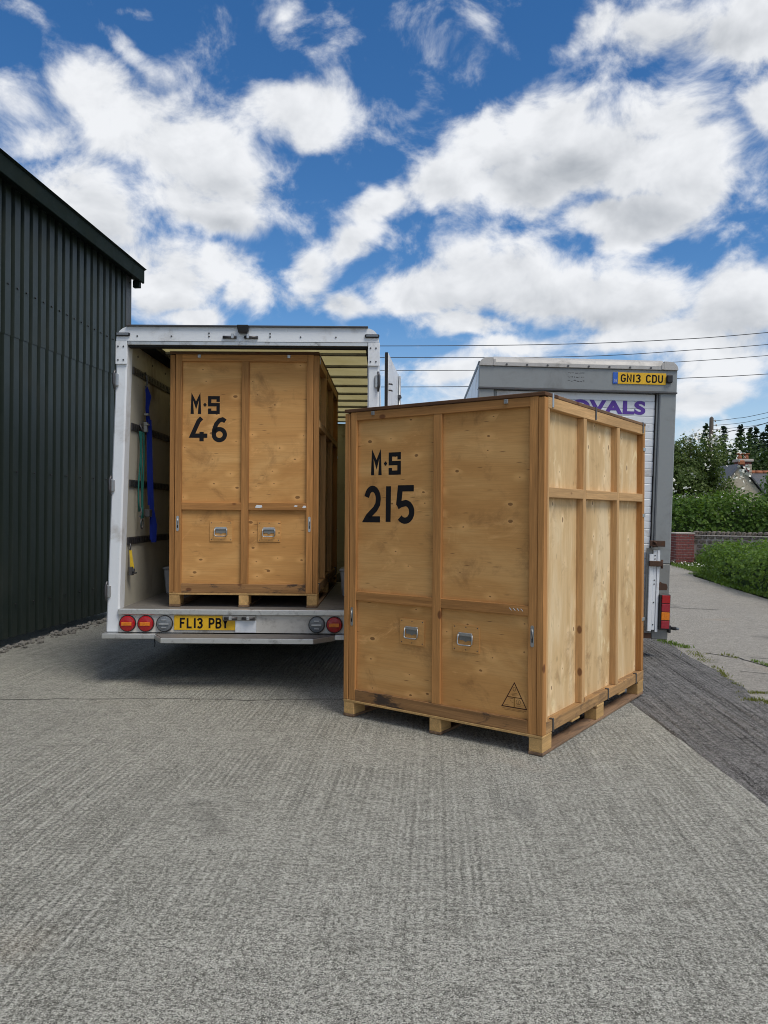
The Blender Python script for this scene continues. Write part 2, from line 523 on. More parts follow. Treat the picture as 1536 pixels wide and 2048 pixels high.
M['mortar'] = painted('pale_mortar', (0.46, 0.41, 0.37), 0.95, 0.4, (0.25, 0.22, 0.19), 0, 12, 0.1)
M['stone'] = painted('rubble_stone', (0.135, 0.115, 0.095), 0.9, 0.6, (0.24, 0.22, 0.17), 0, 5, 0.35)
M['gravel'] = painted('grey_gravel', (0.20, 0.19, 0.17), 0.95, 0.5, (0.10, 0.09, 0.08), 0, 9, 0.3)
M['pole'] = painted('tarred_pole', (0.085, 0.068, 0.055), 0.9, 0.5, (0.16, 0.14, 0.12), 0, 5, 0.2)
M['wire'] = plain('wire_black', (0.03, 0.033, 0.04), 0.6)
M['bark'] = painted('bark', (0.075, 0.060, 0.045), 0.95, 0.5, (0.05, 0.06, 0.03), 0, 8, 0.3)


def lens(name, col, ridged=True):
    m, t, b = mat(name)
    c = objcoord(t, False)
    n = t.noise(c, 60, 3, 0.6)
    t.link(t.mix(n, tuple(v * 0.6 for v in col), tuple(min(1, v * 1.3) for v in col)), b.inputs['Base Color'])
    b.inputs['Roughness'].default_value = 0.18
    b.inputs['Coat Weight'].default_value = 0.4
    wv = t.add('ShaderNodeTexWave')
    t.link(c, wv.inputs[0])
    wv.inputs['Scale'].default_value = 60
    if ridged: bump(t, b, wv.outputs['Fac'], 0.3, 0.003)
    return m


M['lens_red'] = lens('red_lens', (0.42, 0.010, 0.016))
M['lens_amber'] = lens('amber_lens', (0.80, 0.22, 0.012))
M['lens_clear'] = lens('clear_lens', (0.16, 0.18, 0.20))
M['lens_red2'] = lens('faded_red_lens', (0.36, 0.022, 0.040))

# translucent glass-fibre roof sheet
m, t, b = mat('translucent_roof_sheet')
t.n.remove(b)
out = t.n['Material Output']
cc = objcoord(t, False)
nz = t.noise(cc, 3.5, 6, 0.65, 0.5)
tint = t.mix(nz, (0.60, 0.54, 0.33), (0.78, 0.74, 0.55))
tr = t.add('ShaderNodeBsdfTranslucent'); df = t.add('ShaderNodeBsdfDiffuse'); mx = t.add('ShaderNodeMixShader')
t.link(tint, tr.inputs[0]); t.link(tint, df.inputs[0])
mx.inputs[0].default_value = 0.72
t.link(df.outputs[0], mx.inputs[1]); t.link(tr.outputs[0], mx.inputs[2]); t.link(mx.outputs[0], out.inputs[0])
M['roof_sheet'] = m


def concrete(name, base, dark, pale, groove, joint_y=None, spots=True, streak=0.38, grain=1.0):
    m, t, b = mat(name)
    c = t.add('ShaderNodeTexCoord').outputs['Object']
    c2 = t.mapping(c, rot=(0, 0, R(4.0)))
    big = t.noise(c, 0.55, 6, 0.62, 0.6)
    mid = t.noise(c, 4.5, 6, 0.65, 0.4)
    wv = t.add('ShaderNodeTexWave', wave_type='BANDS', bands_direction='X', wave_profile='SIN')     # brushed ridges run away from the viewer
    t.link(c2, wv.inputs['Vector'])
    wv.inputs['Scale'].default_value = 8.5
    wv.inputs['Distortion'].default_value = 3.0
    wv.inputs['Detail'].default_value = 3
    wv.inputs['Detail Scale'].default_value = 2.2
    gr = wv.outputs['Fac']
    grb = t.noise(t.mapping(c2, sc=(24, 0.35, 1)), 1.0, 3, 0.6, 0.3)
    patch = t.smooth(t.noise(c, 0.9, 3, 0.55), 0.38, 0.62)                 # ridges are worn off in places
    agg = t.noise(c, 62, 3, 0.80)
    agg2 = t.noise(c, 165, 2, 0.8)
    cross = t.noise(t.mapping(c2, sc=(9, 38, 1)), 1.0, 4, 0.7, 0.8)
    grm = t.math('MULTIPLY', t.math('MULTIPLY_ADD', patch, 0.75, 0.25), groove)
    col = t.ramp(big, [(0.28, tuple(v * 0.84 for v in base)), (0.5, base), (0.72, tuple(v * 1.14 for v in base))])
    col = t.mix(t.smooth(mid, 0.35, 0.70, 0.0, 0.35), col, pale)
    lump = t.noise(c, 17, 4, 0.72, 0.6)
    col = t.mix(t.smooth(lump, 0.36, 0.50, 0.42, 0.0), col, dark)
    col = t.mix(t.smooth(lump, 0.54, 0.68, 0.0, 0.40), col, pale)
    col = t.mix(t.math('MULTIPLY', t.smooth(gr, 0.0, 0.55, 0.15, 0.0), grm), col, dark)
    col = t.mix(t.math('MULTIPLY', t.smooth(grb, 0.36, 0.50, streak, 0.0), grm), col, dark)
    col = t.mix(t.math('MULTIPLY', t.smooth(grb, 0.56, 0.66, 0.0, 0.45), grm), col, pale)
    col = t.mix(t.smooth(cross, 0.38, 0.50, 0.50, 0.0), col, dark)
    col = t.mix(t.smooth(agg, 0.40, 0.50, 0.85 * grain, 0.0), col, dark)
    col = t.mix(t.smooth(agg, 0.54, 0.64, 0.0, 0.75 * grain), col, pale)
    col = t.mix(t.smooth(agg2, 0.54, 0.64, 0.0, 0.80 * grain), col, tuple(min(1, v * 1.2) for v in pale))
    col = t.mix(t.smooth(agg2, 0.36, 0.46, 0.90 * grain, 0.0), col, tuple(v * 0.5 for v in dark))
    if spots:
        sp = t.voro(c, 30)
        white = t.math('MULTIPLY', t.math('LESS_THAN', sp.outputs['Distance'], 0.10), t.math('GREATER_THAN', t.vmath('DOT_PRODUCT', sp.outputs['Color'], (1, 0, 0)), 0.955))
        col = t.mix(white, col, (0.72, 0.72, 0.68))
        ru = t.noise(t.vmath('ADD', c, (3.3, 1.2, 0)), 0.8, 3, 0.5, 0.3)
        col = t.mix(t.smooth(ru, 0.64, 0.78, 0.0, 0.28), col, (0.36, 0.25, 0.15))
        oil = t.noise(t.vmath('ADD', c, (9.7, 4.2, 0)), 1.3, 4, 0.6, 0.5)
        col = t.mix(t.smooth(oil, 0.60, 0.76, 0.0, 0.34), col, (0.07, 0.07, 0.068))
    h = t.math('MULTIPLY_ADD', t.math('MULTIPLY_ADD', gr, 0.55, t.math('MULTIPLY', grb, 0.7)), grm, t.math('MULTIPLY', agg, 0.8))
    h = t.math('MULTIPLY_ADD', agg2, 0.35, t.math('MULTIPLY_ADD', cross, 0.35, h))
    if joint_y is not None:
        sx = t.add('ShaderNodeSeparateXYZ'); t.link(c, sx.inputs[0])
        wob = t.noise(c, 1.4, 5, 0.65)
        yy = t.math('MULTIPLY_ADD', sx.outputs[0], -0.02, sx.outputs[1])
        dline = t.math('ABSOLUTE', t.math('MULTIPLY_ADD', t.math('SUBTRACT', wob, 0.5), 0.22, t.math('SUBTRACT', yy, joint_y)))
        crack = t.smooth(dline, 0.004, 0.016, 0.8, 0.0)
        col = t.mix(crack, col, (0.045, 0.043, 0.040))
        h = t.math('MULTIPLY_ADD', crack, -1.2, h)
    t.link(col, b.inputs['Base Color'])
    b.inputs['Roughness'].default_value = 0.92
    b.inputs['Specular IOR Level'].default_value = 0.15
    bump(t, b, h, 0.9, 0.012)
    return m


M['yard'] = concrete('brushed_concrete', (0.348, 0.346, 0.300), (0.088, 0.087, 0.074), (0.585, 0.580, 0.515), 0.95, 6.02)
M['road'] = concrete('old_road_concrete', (0.350, 0.330, 0.288), (0.17, 0.158, 0.138), (0.48, 0.455, 0.405), 0.10)
M['tarmac'] = concrete('scarified_tarmac', (0.150, 0.147, 0.142), (0.028, 0.028, 0.028), (0.34, 0.33, 0.315), 1.0, None, False, 0.9, 0.8)
m, t, b = mat('turf_soil')
c = t.add('ShaderNodeTexCoord').outputs['Object']
n1 = t.noise(c, 0.25, 6, 0.6); n2 = t.noise(c, 9, 4, 0.6)
t.link(t.mix(n2, t.mix(n1, (0.045, 0.075, 0.018), (0.085, 0.12, 0.03)), (0.05, 0.055, 0.02)), b.inputs['Base Color'])
b.inputs['Roughness'].default_value = 0.95
bump(t, b, n2, 0.6, 0.05)
M['turf'] = m


def leafmat(name, c1, c2, c3, trans=0.35):
    m, t, b = mat(name)
    geo = t.add('ShaderNodeNewGeometry')
    c = t.add('ShaderNodeTexCoord').outputs['Object']
    rnd = geo.outputs['Random Per Island']
    n = t.noise(c, 0.9, 3, 0.5)
    f = t.math('MULTIPLY_ADD', rnd, 0.55, t.math('MULTIPLY', n, 0.55))
    col = t.ramp(f, [(0.2, c1), (0.52, c2), (0.85, c3)])
    t.link(col, b.inputs['Base Color'])
    b.inputs['Roughness'].default_value = 0.5
    b.inputs['Specular IOR Level'].default_value = 0.3
    tr = t.add('ShaderNodeBsdfTranslucent')
    t.link(t.mix(0.6, col, (c3[0] * 1.3, c3[1] * 1.4, c3[2] * 0.8)), tr.inputs[0])
    mx = t.add('ShaderNodeMixShader')
    mx.inputs[0].default_value = trans
    t.link(b.outputs[0], mx.inputs[1]); t.link(tr.outputs[0], mx.inputs[2])
    t.link(mx.outputs[0], t.n['Material Output'].inputs[0])
    return m


M['leaf_hedge'] = leafmat('hedge_leaves', (0.035, 0.075, 0.012), (0.075, 0.150, 0.022), (0.15, 0.24, 0.04))
M['leaf_low'] = leafmat('clipped_hedge_leaves', (0.050, 0.095, 0.014), (0.10, 0.185, 0.028), (0.19, 0.29, 0.05))
M['leaf_haw'] = leafmat('hawthorn_leaves', (0.045, 0.075, 0.018), (0.085, 0.130, 0.030), (0.15, 0.20, 0.06))
M['leaf_dark'] = leafmat('dark_leaves', (0.020, 0.045, 0.014), (0.040, 0.080, 0.022), (0.08, 0.13, 0.035))
M['leaf_bright'] = leafmat('bright_leaves', (0.05, 0.10, 0.018), (0.09, 0.17, 0.03), (0.15, 0.25, 0.05))
M['needle'] = leafmat('spruce_needles', (0.014, 0.034, 0.020), (0.026, 0.055, 0.030), (0.05, 0.085, 0.04), 0.15)
M['grass'] = leafmat('grass_blades', (0.06, 0.12, 0.016), (0.12, 0.20, 0.03), (0.21, 0.30, 0.06))
M['weed'] = leafmat('dry_weeds', (0.09, 0.12, 0.025), (0.17, 0.20, 0.045), (0.27, 0.27, 0.08))
M['petal'] = plain('white_petals', (0.78, 0.77, 0.68), 0.7)

# ------------------------------------------------------------------ ground
def sheet(name, pts, z, mt):
    mb = MB()
    mb.poly([(x, y, z) for x, y in pts] , [tuple(range(len(pts)))])
    o = mb.build(name, mt)
    return tag(o, kind='structure')


sheet('ground', [(-700, -300), (900, -300), (900, 1500), (-700, 1500)], -0.040, M['turf'])
# the road sheet reaches under the tarmac strip; far edge bounded by the verge and hedges
sheet('road', [(1.0, -12), (6.2, -12), (6.25, 8), (6.75, 13), (7.45, 18.2), (8.0, 19.6), (8.45, 22.0), (8.5, 40), (-9, 40), (-9, 14), (1.0, 14)], -0.012, M['road'])
# yard slab: right edge slightly ragged
edge = [(1.97 + 0.006 * math.sin(y * 1.7) + random.uniform(-0.010, 0.010), y) for y in np.arange(-12, 14.6, 0.22)]
sheet('concrete_yard', [(-9, -12)] + edge + [(-9, 14.5)], 0.0, M['yard'])
# tarmac strip as real ridges
xs = np.arange(1.93, 3.42, 0.0115)
ys = np.arange(1.0, 14.5, 0.05)
XX, YY = np.meshgrid(xs, ys)


def smooth_noise(ny, nx, ky, kx):
    g = RNG.normal(size=(ny // ky + 3, nx // kx + 3))
    yy = np.arange(ny) / ky; xx = np.arange(nx) / kx
    y0 = yy.astype(int); x0 = xx.astype(int); fy = (yy - y0)[:, None]; fx = (xx - x0)[None, :]
    fy = fy * fy * (3 - 2 * fy); fx = fx * fx * (3 - 2 * fx)
    a = g[y0][:, x0]; b_ = g[y0][:, x0 + 1]; c_ = g[y0 + 1][:, x0]; d_ = g[y0 + 1][:, x0 + 1]
    return (a * (1 - fx) + b_ * fx) * (1 - fy) + (c_ * (1 - fx) + d_ * fx) * fy


ny, nx = XX.shape
hz = 0.0060 * smooth_noise(ny, nx, 46, 3) + 0.0016 * smooth_noise(ny, nx, 3, 1) + 0.0030 * smooth_noise(ny, nx, 70, 7) - 0.0045
RL = (3.06 + 0.095 * np.clip(ys - 6, -2, 3.2) + 0.018 * smooth_noise(ny, 4, 7, 400)[:, 0])[:, None]
rightlim = RL + 0 * XX
hz = hz - 0.003
hz = np.where(XX > rightlim, -0.03, hz)
LL = (1.965 + 0.010 * smooth_noise(ny, 4, 5, 400)[:, 0])[:, None]
hz = np.where(XX < LL, -0.02, hz)
hz = np.where((XX >= LL) & (XX <= rightlim), np.clip(hz, -0.0115, 0.003), -0.03)
VV = np.stack([XX, YY, hz], -1).reshape(-1, 3)
ii = (np.arange(ny - 1)[:, None] * nx + np.arange(nx - 1)[None, :]).ravel()
FF = np.stack([ii, ii + 1, ii + nx + 1, ii + nx], -1)
tag(raw_mesh('tarmac_strip', VV, FF, M['tarmac'], None, True), kind='structure')


# ------------------------------------------------------------------ leaves
def leaf_cloud(name, pts, size, mt, parent=None, aspect=1.6, droop=0.3, outward=None, kind=None):
    n = len(pts)
    pts = np.asarray(pts)
    sz = size * RNG.uniform(0.6, 1.35, (n, 1))
    nrm = RNG.normal(size=(n, 3))
    if outward is not None:
        nrm = nrm * 0.65 + outward
    nrm[:, 2] += droop
    nrm /= np.linalg.norm(nrm, axis=1, keepdims=True) + 1e-9
    rv = RNG.normal(size=(n, 3))
    a = np.cross(nrm, rv); a /= np.linalg.norm(a, axis=1, keepdims=True) + 1e-9
    b_ = np.cross(nrm, a)
    v = np.stack([pts - a * sz * 0.5, pts + b_ * sz * 0.5 * aspect * 0.5 + nrm * sz * 0.12, pts + a * sz * 0.5, pts - b_ * sz * 0.5 * aspect * 0.5 + nrm * sz * 0.12], 1).reshape(-1, 3)
    f = np.arange(n * 4).reshape(-1, 4)
    o = raw_mesh(name, v, f, mt, parent)
    if kind: o['kind'] = kind
    return o


def blob_points(n, centre, rad, clumps, clump_r, shell=0.55):
    """points gathered in clumps through an ellipsoid's volume, denser to the outside"""
    c = RNG.normal(size=(clumps, 3)); c /= np.linalg.norm(c, axis=1, keepdims=True)
    c *= RNG.uniform(shell, 1.0, (clumps, 1))
    k = RNG.integers(0, clumps, n)
    d = RNG.normal(size=(n, 3)); d /= np.linalg.norm(d, axis=1, keepdims=True)
    d *= RNG.uniform(0.2, 1.0, (n, 1)) ** 0.6 * clump_r * RNG.uniform(0.6, 1.3, clumps)[k][:, None]
    p = (c[k] + d) * np.array(rad) + np.array(centre)
    o = c[k] * 0.6 + d
    return p, o / (np.linalg.norm(o, axis=1, keepdims=True) + 1e-9)


def broad_tree(name, label, x, y, top, rad, mt, n=5000, leaf=0.16, low=0.3, group=None, seed_clumps=46, trunk=0.11):
    root = empty(name, (x, y, 0))
    tag(root, label, 'tree', group)
    mb = MB()
    mb.tube([(0, 0, -0.1), (0.03, 0.02, top * 0.3), (-0.04, 0.03, top * 0.6), (0.02, 0, top * 0.9)], [trunk, trunk * 0.8, trunk * 0.5, trunk * 0.12], 8)
    mb.build('trunk', M['bark'], root)
    for k in range(7):
        a = k * 2.4 + random.random(); z0 = top * random.uniform(0.28, 0.6); r_ = rad * random.uniform(0.5, 0.85)
        MB().tube([(0, 0, z0), (math.cos(a) * r_ * 0.5, math.sin(a) * r_ * 0.5, z0 + top * 0.12), (math.cos(a) * r_, math.sin(a) * r_, z0 + top * 0.2)], [trunk * 0.45, trunk * 0.3, trunk * 0.08], 6).build('limb', M['bark'], root)
    zc_ = top * (1 + low) / 2
    p, o = blob_points(n, (0, 0, zc_), (rad, rad, top * (1 - low) / 2 * 0.98), seed_clumps, 0.30, 0.35)
    leaf_cloud('crown', p, leaf, mt, root, outward=o)
    return root


def hedge(name, label, path, half, height, mt, density, leaf, lumps=0.12, core_mat=None):
    root = empty(name, (path[0][0], path[0][1], 0))
    tag(root, label, 'hedge')
    pts = []; outs = []
    P0 = np.array(path, float)
    seg = np.linalg.norm(np.diff(P0, axis=0), axis=1); tot = seg.sum()
    n = int(density * tot * (2 * height + 2 * half))
    s_ = RNG.uniform(0, tot, n)
    cum = np.concatenate([[0], np.cumsum(seg)])
    k = np.clip(np.searchsorted(cum, s_) - 1, 0, len(seg) - 1)
    tt = (s_ - cum[k]) / seg[k]
    base = P0[k] + (P0[k + 1] - P0[k]) * tt[:, None]
    dr = (P0[k + 1] - P0[k]) / seg[k][:, None]
    nr = np.stack([dr[:, 1], -dr[:, 0]], 1)
    ang = RNG.uniform(-0.15, math.pi + 0.15, n)
    endf = np.minimum(1, np.minimum(s_, tot - s_) / (half * 0.9) * 0.75 + 0.25) ** 0.5
    lump = 1 + lumps * np.sin(s_ * 1.9 + 1) * np.sin(s_ * 0.73 + ang * 2) + RNG.normal(0, lumps * 0.45, n)
    rr = RNG.uniform(0.80, 1.02, n) * lump * endf
    cx = np.sign(np.cos(ang)) * np.abs(np.cos(ang)) ** 0.55 * half * rr
    cz = np.abs(np.sin(ang)) ** 0.55 * np.sign(np.sin(ang)) * height * rr
    p = np.stack([base[:, 0] + nr[:, 0] * cx, base[:, 1] + nr[:, 1] * cx, np.maximum(cz, 0.03)], 1)
    o = np.stack([nr[:, 0] * np.cos(ang), nr[:, 1] * np.cos(ang), np.sin(ang)], 1)
    org = np.array([path[0][0], path[0][1], 0])
    leaf_cloud('foliage', p - org, leaf, mt, root, outward=o)
    # solid dark core, added inside the leaves to keep light out
    mb = MB()
    for i in range(len(path) - 1):
        a = P0[i]; b_ = P0[i + 1]; d = (b_ - a) / np.linalg.norm(b_ - a); q = np.array([d[1], -d[0]]) * half * 0.5
        sa = 0.4 if i == 0 else 0; sb = 0.4 if i == len(path) - 2 else 0
        a = a + d * sa; b_ = b_ - d * sb
        c4 = [a + q, b_ + q, b_ - q, a - q]
        t4 = [a + q * 0.8, b_ + q * 0.8, b_ - q * 0.8, a - q * 0.8]
        mb.hexa([(*(v - org[:2]), 0) for v in c4], [(*(v - org[:2]), height * 0.72) for v in t4])
    mb.build('dark_core', core_mat or M['leaf_dark'], root)
    return root


# ------------------------------------------------------------------ shed of dark profiled steel
SH0 = Vector((-5.10, 0.0, 0)); SHD = Vector((0.13, 1.0, 0)).normalized(); SH_END = 11.02
shed = empty('shed', (-5.10, 0.0, 0), (0, 0, -math.atan2(0.13, 1.0)))
tag(shed, 'dark green shed of ribbed steel sheets on the left', 'shed')
# local: y along the wall, +x towards the yard
PITCH = 0.166
def shed_top(y): return 5.26 - 0.048 * (y - 5.0) * 1.0
def rib_panel(y0, nrib, z0, z1a, z1b, xoff):
    prof = []
    for k in range(nrib):
        yb = y0 + k * PITCH
        prof += [(yb, 0.0), (yb + 0.096, 0.0), (yb + 0.106, -0.048), (yb + 0.154, -0.048)]
    prof.append((y0 + nrib * PITCH, 0.0))
    if y0 + nrib * PITCH > SH_END - 0.16:
        prof = [q for q in prof if q[0] < SH_END - 0.161] + [(SH_END - 0.16, prof[-1][1])]
    vs = []; fs = []
    for (yy_, xx_) in prof:
        tz = z1a + (z1b - z1a) * (yy_ - y0) / (nrib * PITCH)
        vs += [(xx_ + xoff, yy_, z0), (xx_ + xoff, yy_, tz), (xx_ + xoff - 0.004, yy_, z0), (xx_ + xoff - 0.004, yy_, tz)]
    for i in range(len(prof) - 1):
        a = 4 * i; b_ = 4 * i + 4
        fs += [(a, b_, b_ + 1, a + 1), (a + 2, a + 3, b_ + 3, b_ + 2), (a + 1, b_ + 1, b_ + 3, a + 3), (a, a + 2, b_ + 2, b_)]
    return MB().poly(vs, fs)
LAPZ = 3.36
yy0 = -2.0
while yy0 < SH_END - 0.2:
    ya, yb = yy0, yy0 + 6 * PITCH
    pl = rib_panel(ya, 6, 0.10, LAPZ + 0.05, LAPZ + 0.05, 0.0).build('cladding_sheet', M['clad'], shed)
    pu = rib_panel(ya, 6, LAPZ, shed_top(ya) - 0.10, shed_top(yb) - 0.10, 0.006).build('cladding_sheet', M['clad'], shed)
    for k in range(6):
        for zz in (0.45, 1.9, LAPZ + 0.55):
            y_ = ya + k * PITCH + 0.05
            if y_ < SH_END - 0.2 and (k % 2 == 0 or zz > 3):
                MB().tube([(0.006, y_, zz + 0.03 * (y_ - 8) * (-1 if zz > 3 else 0)), (0.018, y_, zz + 0.03 * (y_ - 8) * (-1 if zz > 3 else 0))], 0.011, 6).build('screw', M['black'], pu if zz > 3 else pl)
    yy0 = yb
boxo('corner_post', M['clad_post'], shed, (-0.16, 0.016, SH_END - 0.16, SH_END, 0.06, shed_top(SH_END) - 0.10), 0.004)
for zz in (2.0, 3.6, 4.75):
    MB().tube([(0.016, SH_END - 0.06, zz), (0.024, SH_END - 0.06, zz)], 0.014, 8).build('screw', M['black'], shed)
# end wall beyond the corner
for k in range(6):
    x1_ = -0.17 - k * 1.0
    mb = MB()
    prof = []
    for q in range(6):
        xb = x1_ - q * PITCH
        prof += [(xb, SH_END), (xb - 0.100, SH_END), (xb - 0.113, SH_END - 0.03), (xb - 0.153, SH_END - 0.03)]
    prof.append((x1_ - 6 * PITCH, SH_END))
    vs = []; fs = []
    for (xx_, yy_) in prof:
        vs += [(xx_, yy_, 0.1), (xx_, yy_, 4.80)]
    for i in range(len(prof) - 1):
        fs.append((2 * i, 2 * i + 1, 2 * i + 3, 2 * i + 2))
    mb.poly(vs, fs).build('cladding_sheet', M['clad'], shed)
# barge flashing along the roof edge, soffit, roof and gutter return
mb = MB()
y0_, y1_ = -2.5, SH_END + 0.10
def bz(y): return shed_top(y)
mb.hexa([(0.13, y0_, bz(y0_) - 0.20), (0.165, y0_, bz(y0_) - 0.20), (0.165, y1_, bz(y1_) - 0.19), (0.13, y1_, bz(y1_) - 0.19)],
        [(0.13, y0_, bz(y0_)), (0.165, y0_, bz(y0_)), (0.165, y1_, bz(y1_)), (0.13, y1_, bz(y1_))])
mb.build('barge_board', M['clad_trim'], shed, 0.006)
mb = MB()
mb.hexa([(-0.05, y0_, bz(y0_) - 0.13), (0.13, y0_, bz(y0_) - 0.18), (0.13, y1_ - 0.02, bz(y1_) - 0.17), (-0.05, y1_ - 0.02, bz(y1_) - 0.12)],
        [(-0.05, y0_, bz(y0_) - 0.115), (0.13, y0_, bz(y0_) - 0.165), (0.13, y1_ - 0.02, bz(y1_) - 0.155), (-0.05, y1_ - 0.02, bz(y1_) - 0.105)])
mb.build('soffit', M['clad_trim'], shed)
mb = MB()
mb.hexa([(-9, y0_, bz(y0_) - 0.02), (0.128, y0_, bz(y0_) - 0.02), (0.128, y1_, bz(y1_) - 0.02), (-9, y1_, bz(y1_) - 0.02)],
        [(-9, y0_, bz(y0_) + 0.02), (0.19, y0_, bz(y0_) + 0.02), (0.19, y1_ + 0.02, bz(y1_) + 0.02), (-9, y1_ + 0.02, bz(y1_) + 0.02)])
mb.build('roof', M['clad_trim'], shed)
boxo('gutter_bracket', M['clad_trim'], shed, (0.03, 0.128, SH_END + 0.003, SH_END + 0.07, shed_top(SH_END) - 0.27, shed_top(SH_END) - 0.165), 0.004)
# rubble along the foot of the shed
vs = []; fs = []
ico = bmesh.new(); bmesh.ops.create_icosphere(ico, subdivisions=1, radius=1.0)
iv = np.array([v.co[:] for v in ico.verts]); ifc = np.array([[v.index for v in f.verts] for f in ico.faces]); ico.free()
def stones(n, pos, rlo, rhi):
    V = []; F = []
    for k in range(n):
        p = pos(k)
        r_ = random.uniform(rlo, rhi)
        q = iv * (1 + RNG.normal(0, 0.16, (len(iv), 1))) * np.array([r_, r_ * random.uniform(0.7, 1.4), r_ * random.uniform(0.5, 0.9)])
        V.append(q + np.array(p)); F.append(ifc + k * len(iv))
    return np.concatenate(V), np.concatenate(F)
def rub(k):
    y_ = random.uniform(1.0, 12.6)
    p = Vector((-5.10, 0, 0)) + SHD * y_ + Vector((1, -0.13, 0)).normalized() * (0.02 + abs(random.gauss(0, 0.07)))
    return (p.x, p.y, random.uniform(0.0, 0.03))
V_, F_ = stones(700, rub, 0.010, 0.036)
tag(raw_mesh('rubble', V_, F_, M['gravel'], None), 'loose grey rubble along the foot of the shed wall', 'rubble', None, 'stuff')


# ------------------------------------------------------------------ lettering as flat strokes
def arc(cx, cy, rx, ry, a0, a1, n=12):
    return [(cx + rx * math.cos(R(a0 + (a1 - a0) * i / n)), cy + ry * math.sin(R(a0 + (a1 - a0) * i / n))) for i in range(n + 1)]


def ribbon(mb, pts, wd, put, closed=False):
    P_ = [Vector((p[0], p[1])) for p in pts]
    n = len(P_)
    L = []
    for i in range(n):
        if closed:
            d0 = (P_[i] - P_[i - 1]).normalized(); d1 = (P_[(i + 1) % n] - P_[i]).normalized()
        else:
            d0 = (P_[i] - P_[i - 1]).normalized() if i else (P_[1] - P_[0]).normalized()
            d1 = (P_[i + 1] - P_[i]).normalized() if i < n - 1 else d0
        nn = Vector((-(d0.y + d1.y), d0.x + d1.x))
        if nn.length < 1e-6: nn = Vector((-d0.y, d0.x))
        nn.normalize()
        c_ = max(0.42, nn.dot(Vector((-d0.y, d0.x))))
        L.append(nn * (wd / 2 / c_))
    vs = [put(*(P_[i] + L[i])) for i in range(n)] + [put(*(P_[i] - L[i])) for i in range(n)]
    m_ = n if closed else n - 1
    mb.poly(vs, [(i, (i + 1) % n, n + (i + 1) % n, n + i) for i in range(m_)])


PLATE = {   # unit height, width about 0.56
    'F': [[(0.06, 0), (0.06, 0.94), (0.52, 0.94)], [(0.06, 0.52), (0.44, 0.52)]],
    'L': [[(0.06, 1), (0.06, 0.06), (0.50, 0.06)]],
    '1': [[(0.10, 0), (0.10, 1)]],
    '3': [[(0.02, 0.80)] + arc(0.26, 0.74, 0.21, 0.20, 150, -80, 10) + [(0.2, 0.52)], [(0.2, 0.52)] + arc(0.25, 0.28, 0.23, 0.23, 80, -150, 12)],
    'P': [[(0.06, 0), (0.06, 0.94), (0.30, 0.94)] + arc(0.30, 0.70, 0.20, 0.24, 80, -90, 8) + [(0.06, 0.46)]],
    'B': [[(0.06, 0.06), (0.06, 0.94), (0.30, 0.94)] + arc(0.30, 0.74, 0.18, 0.20, 80, -90, 8) + [(0.06, 0.54)], [(0.06, 0.54), (0.30, 0.54)] + arc(0.30, 0.30, 0.20, 0.24, 80, -90, 8) + [(0.0, 0.06)]],
    'Y': [[(0.02, 1), (0.27, 0.48), (0.27, 0)], [(0.52, 1), (0.27, 0.48)]],
    'G': [arc(0.28, 0.68, 0.23, 0.26, 20, 180, 9) + arc(0.28, 0.32, 0.23, 0.26, 180, 360, 10) + [(0.51, 0.46), (0.28, 0.46)]],
    'N': [[(0.06, 0), (0.06, 0.95), (0.48, 0.05), (0.48, 1)]],
    'C': [arc(0.28, 0.68, 0.23, 0.26, 15, 180, 9) + arc(0.28, 0.32, 0.23, 0.26, 180, 345, 10)],
    'D': [[(0.06, 0.06), (0.06, 0.94), (0.26, 0.94)] + arc(0.26, 0.68, 0.24, 0.26, 80, 0, 5) + arc(0.26, 0.32, 0.24, 0.26, 0, -80, 5) + [(0.0, 0.06)]],
    'U': [[(0.06, 1), (0.06, 0.30)] + arc(0.28, 0.30, 0.22, 0.24, 190, 350, 9) + [(0.50, 0.30), (0.50, 1)]],
}
PW = {'1': 0.20, ' ': 0.34}


def plate_text(txt, x0, x1, z0, z1, y, mt, parent):
    tot = sum(PW.get(c, 0.56) for c in txt) + 0.17 * (len(txt) - 1)
    sx = (x1 - x0) / tot; sz = z1 - z0
    mb = MB(); x = 0
    for i, c in enumerate(txt):
        for pl in PLATE.get(c, []):
            ribbon(mb, [((x + px) * sx, pz * sz) for px, pz in pl], 0.19 * sz, lambda a, b_, k=i: (x0 + a, y - 0.00002 * k, z0 + b_))
        x += PW.get(c, 0.56) + 0.17
    return mb.build('registration_lettering', mt, parent)


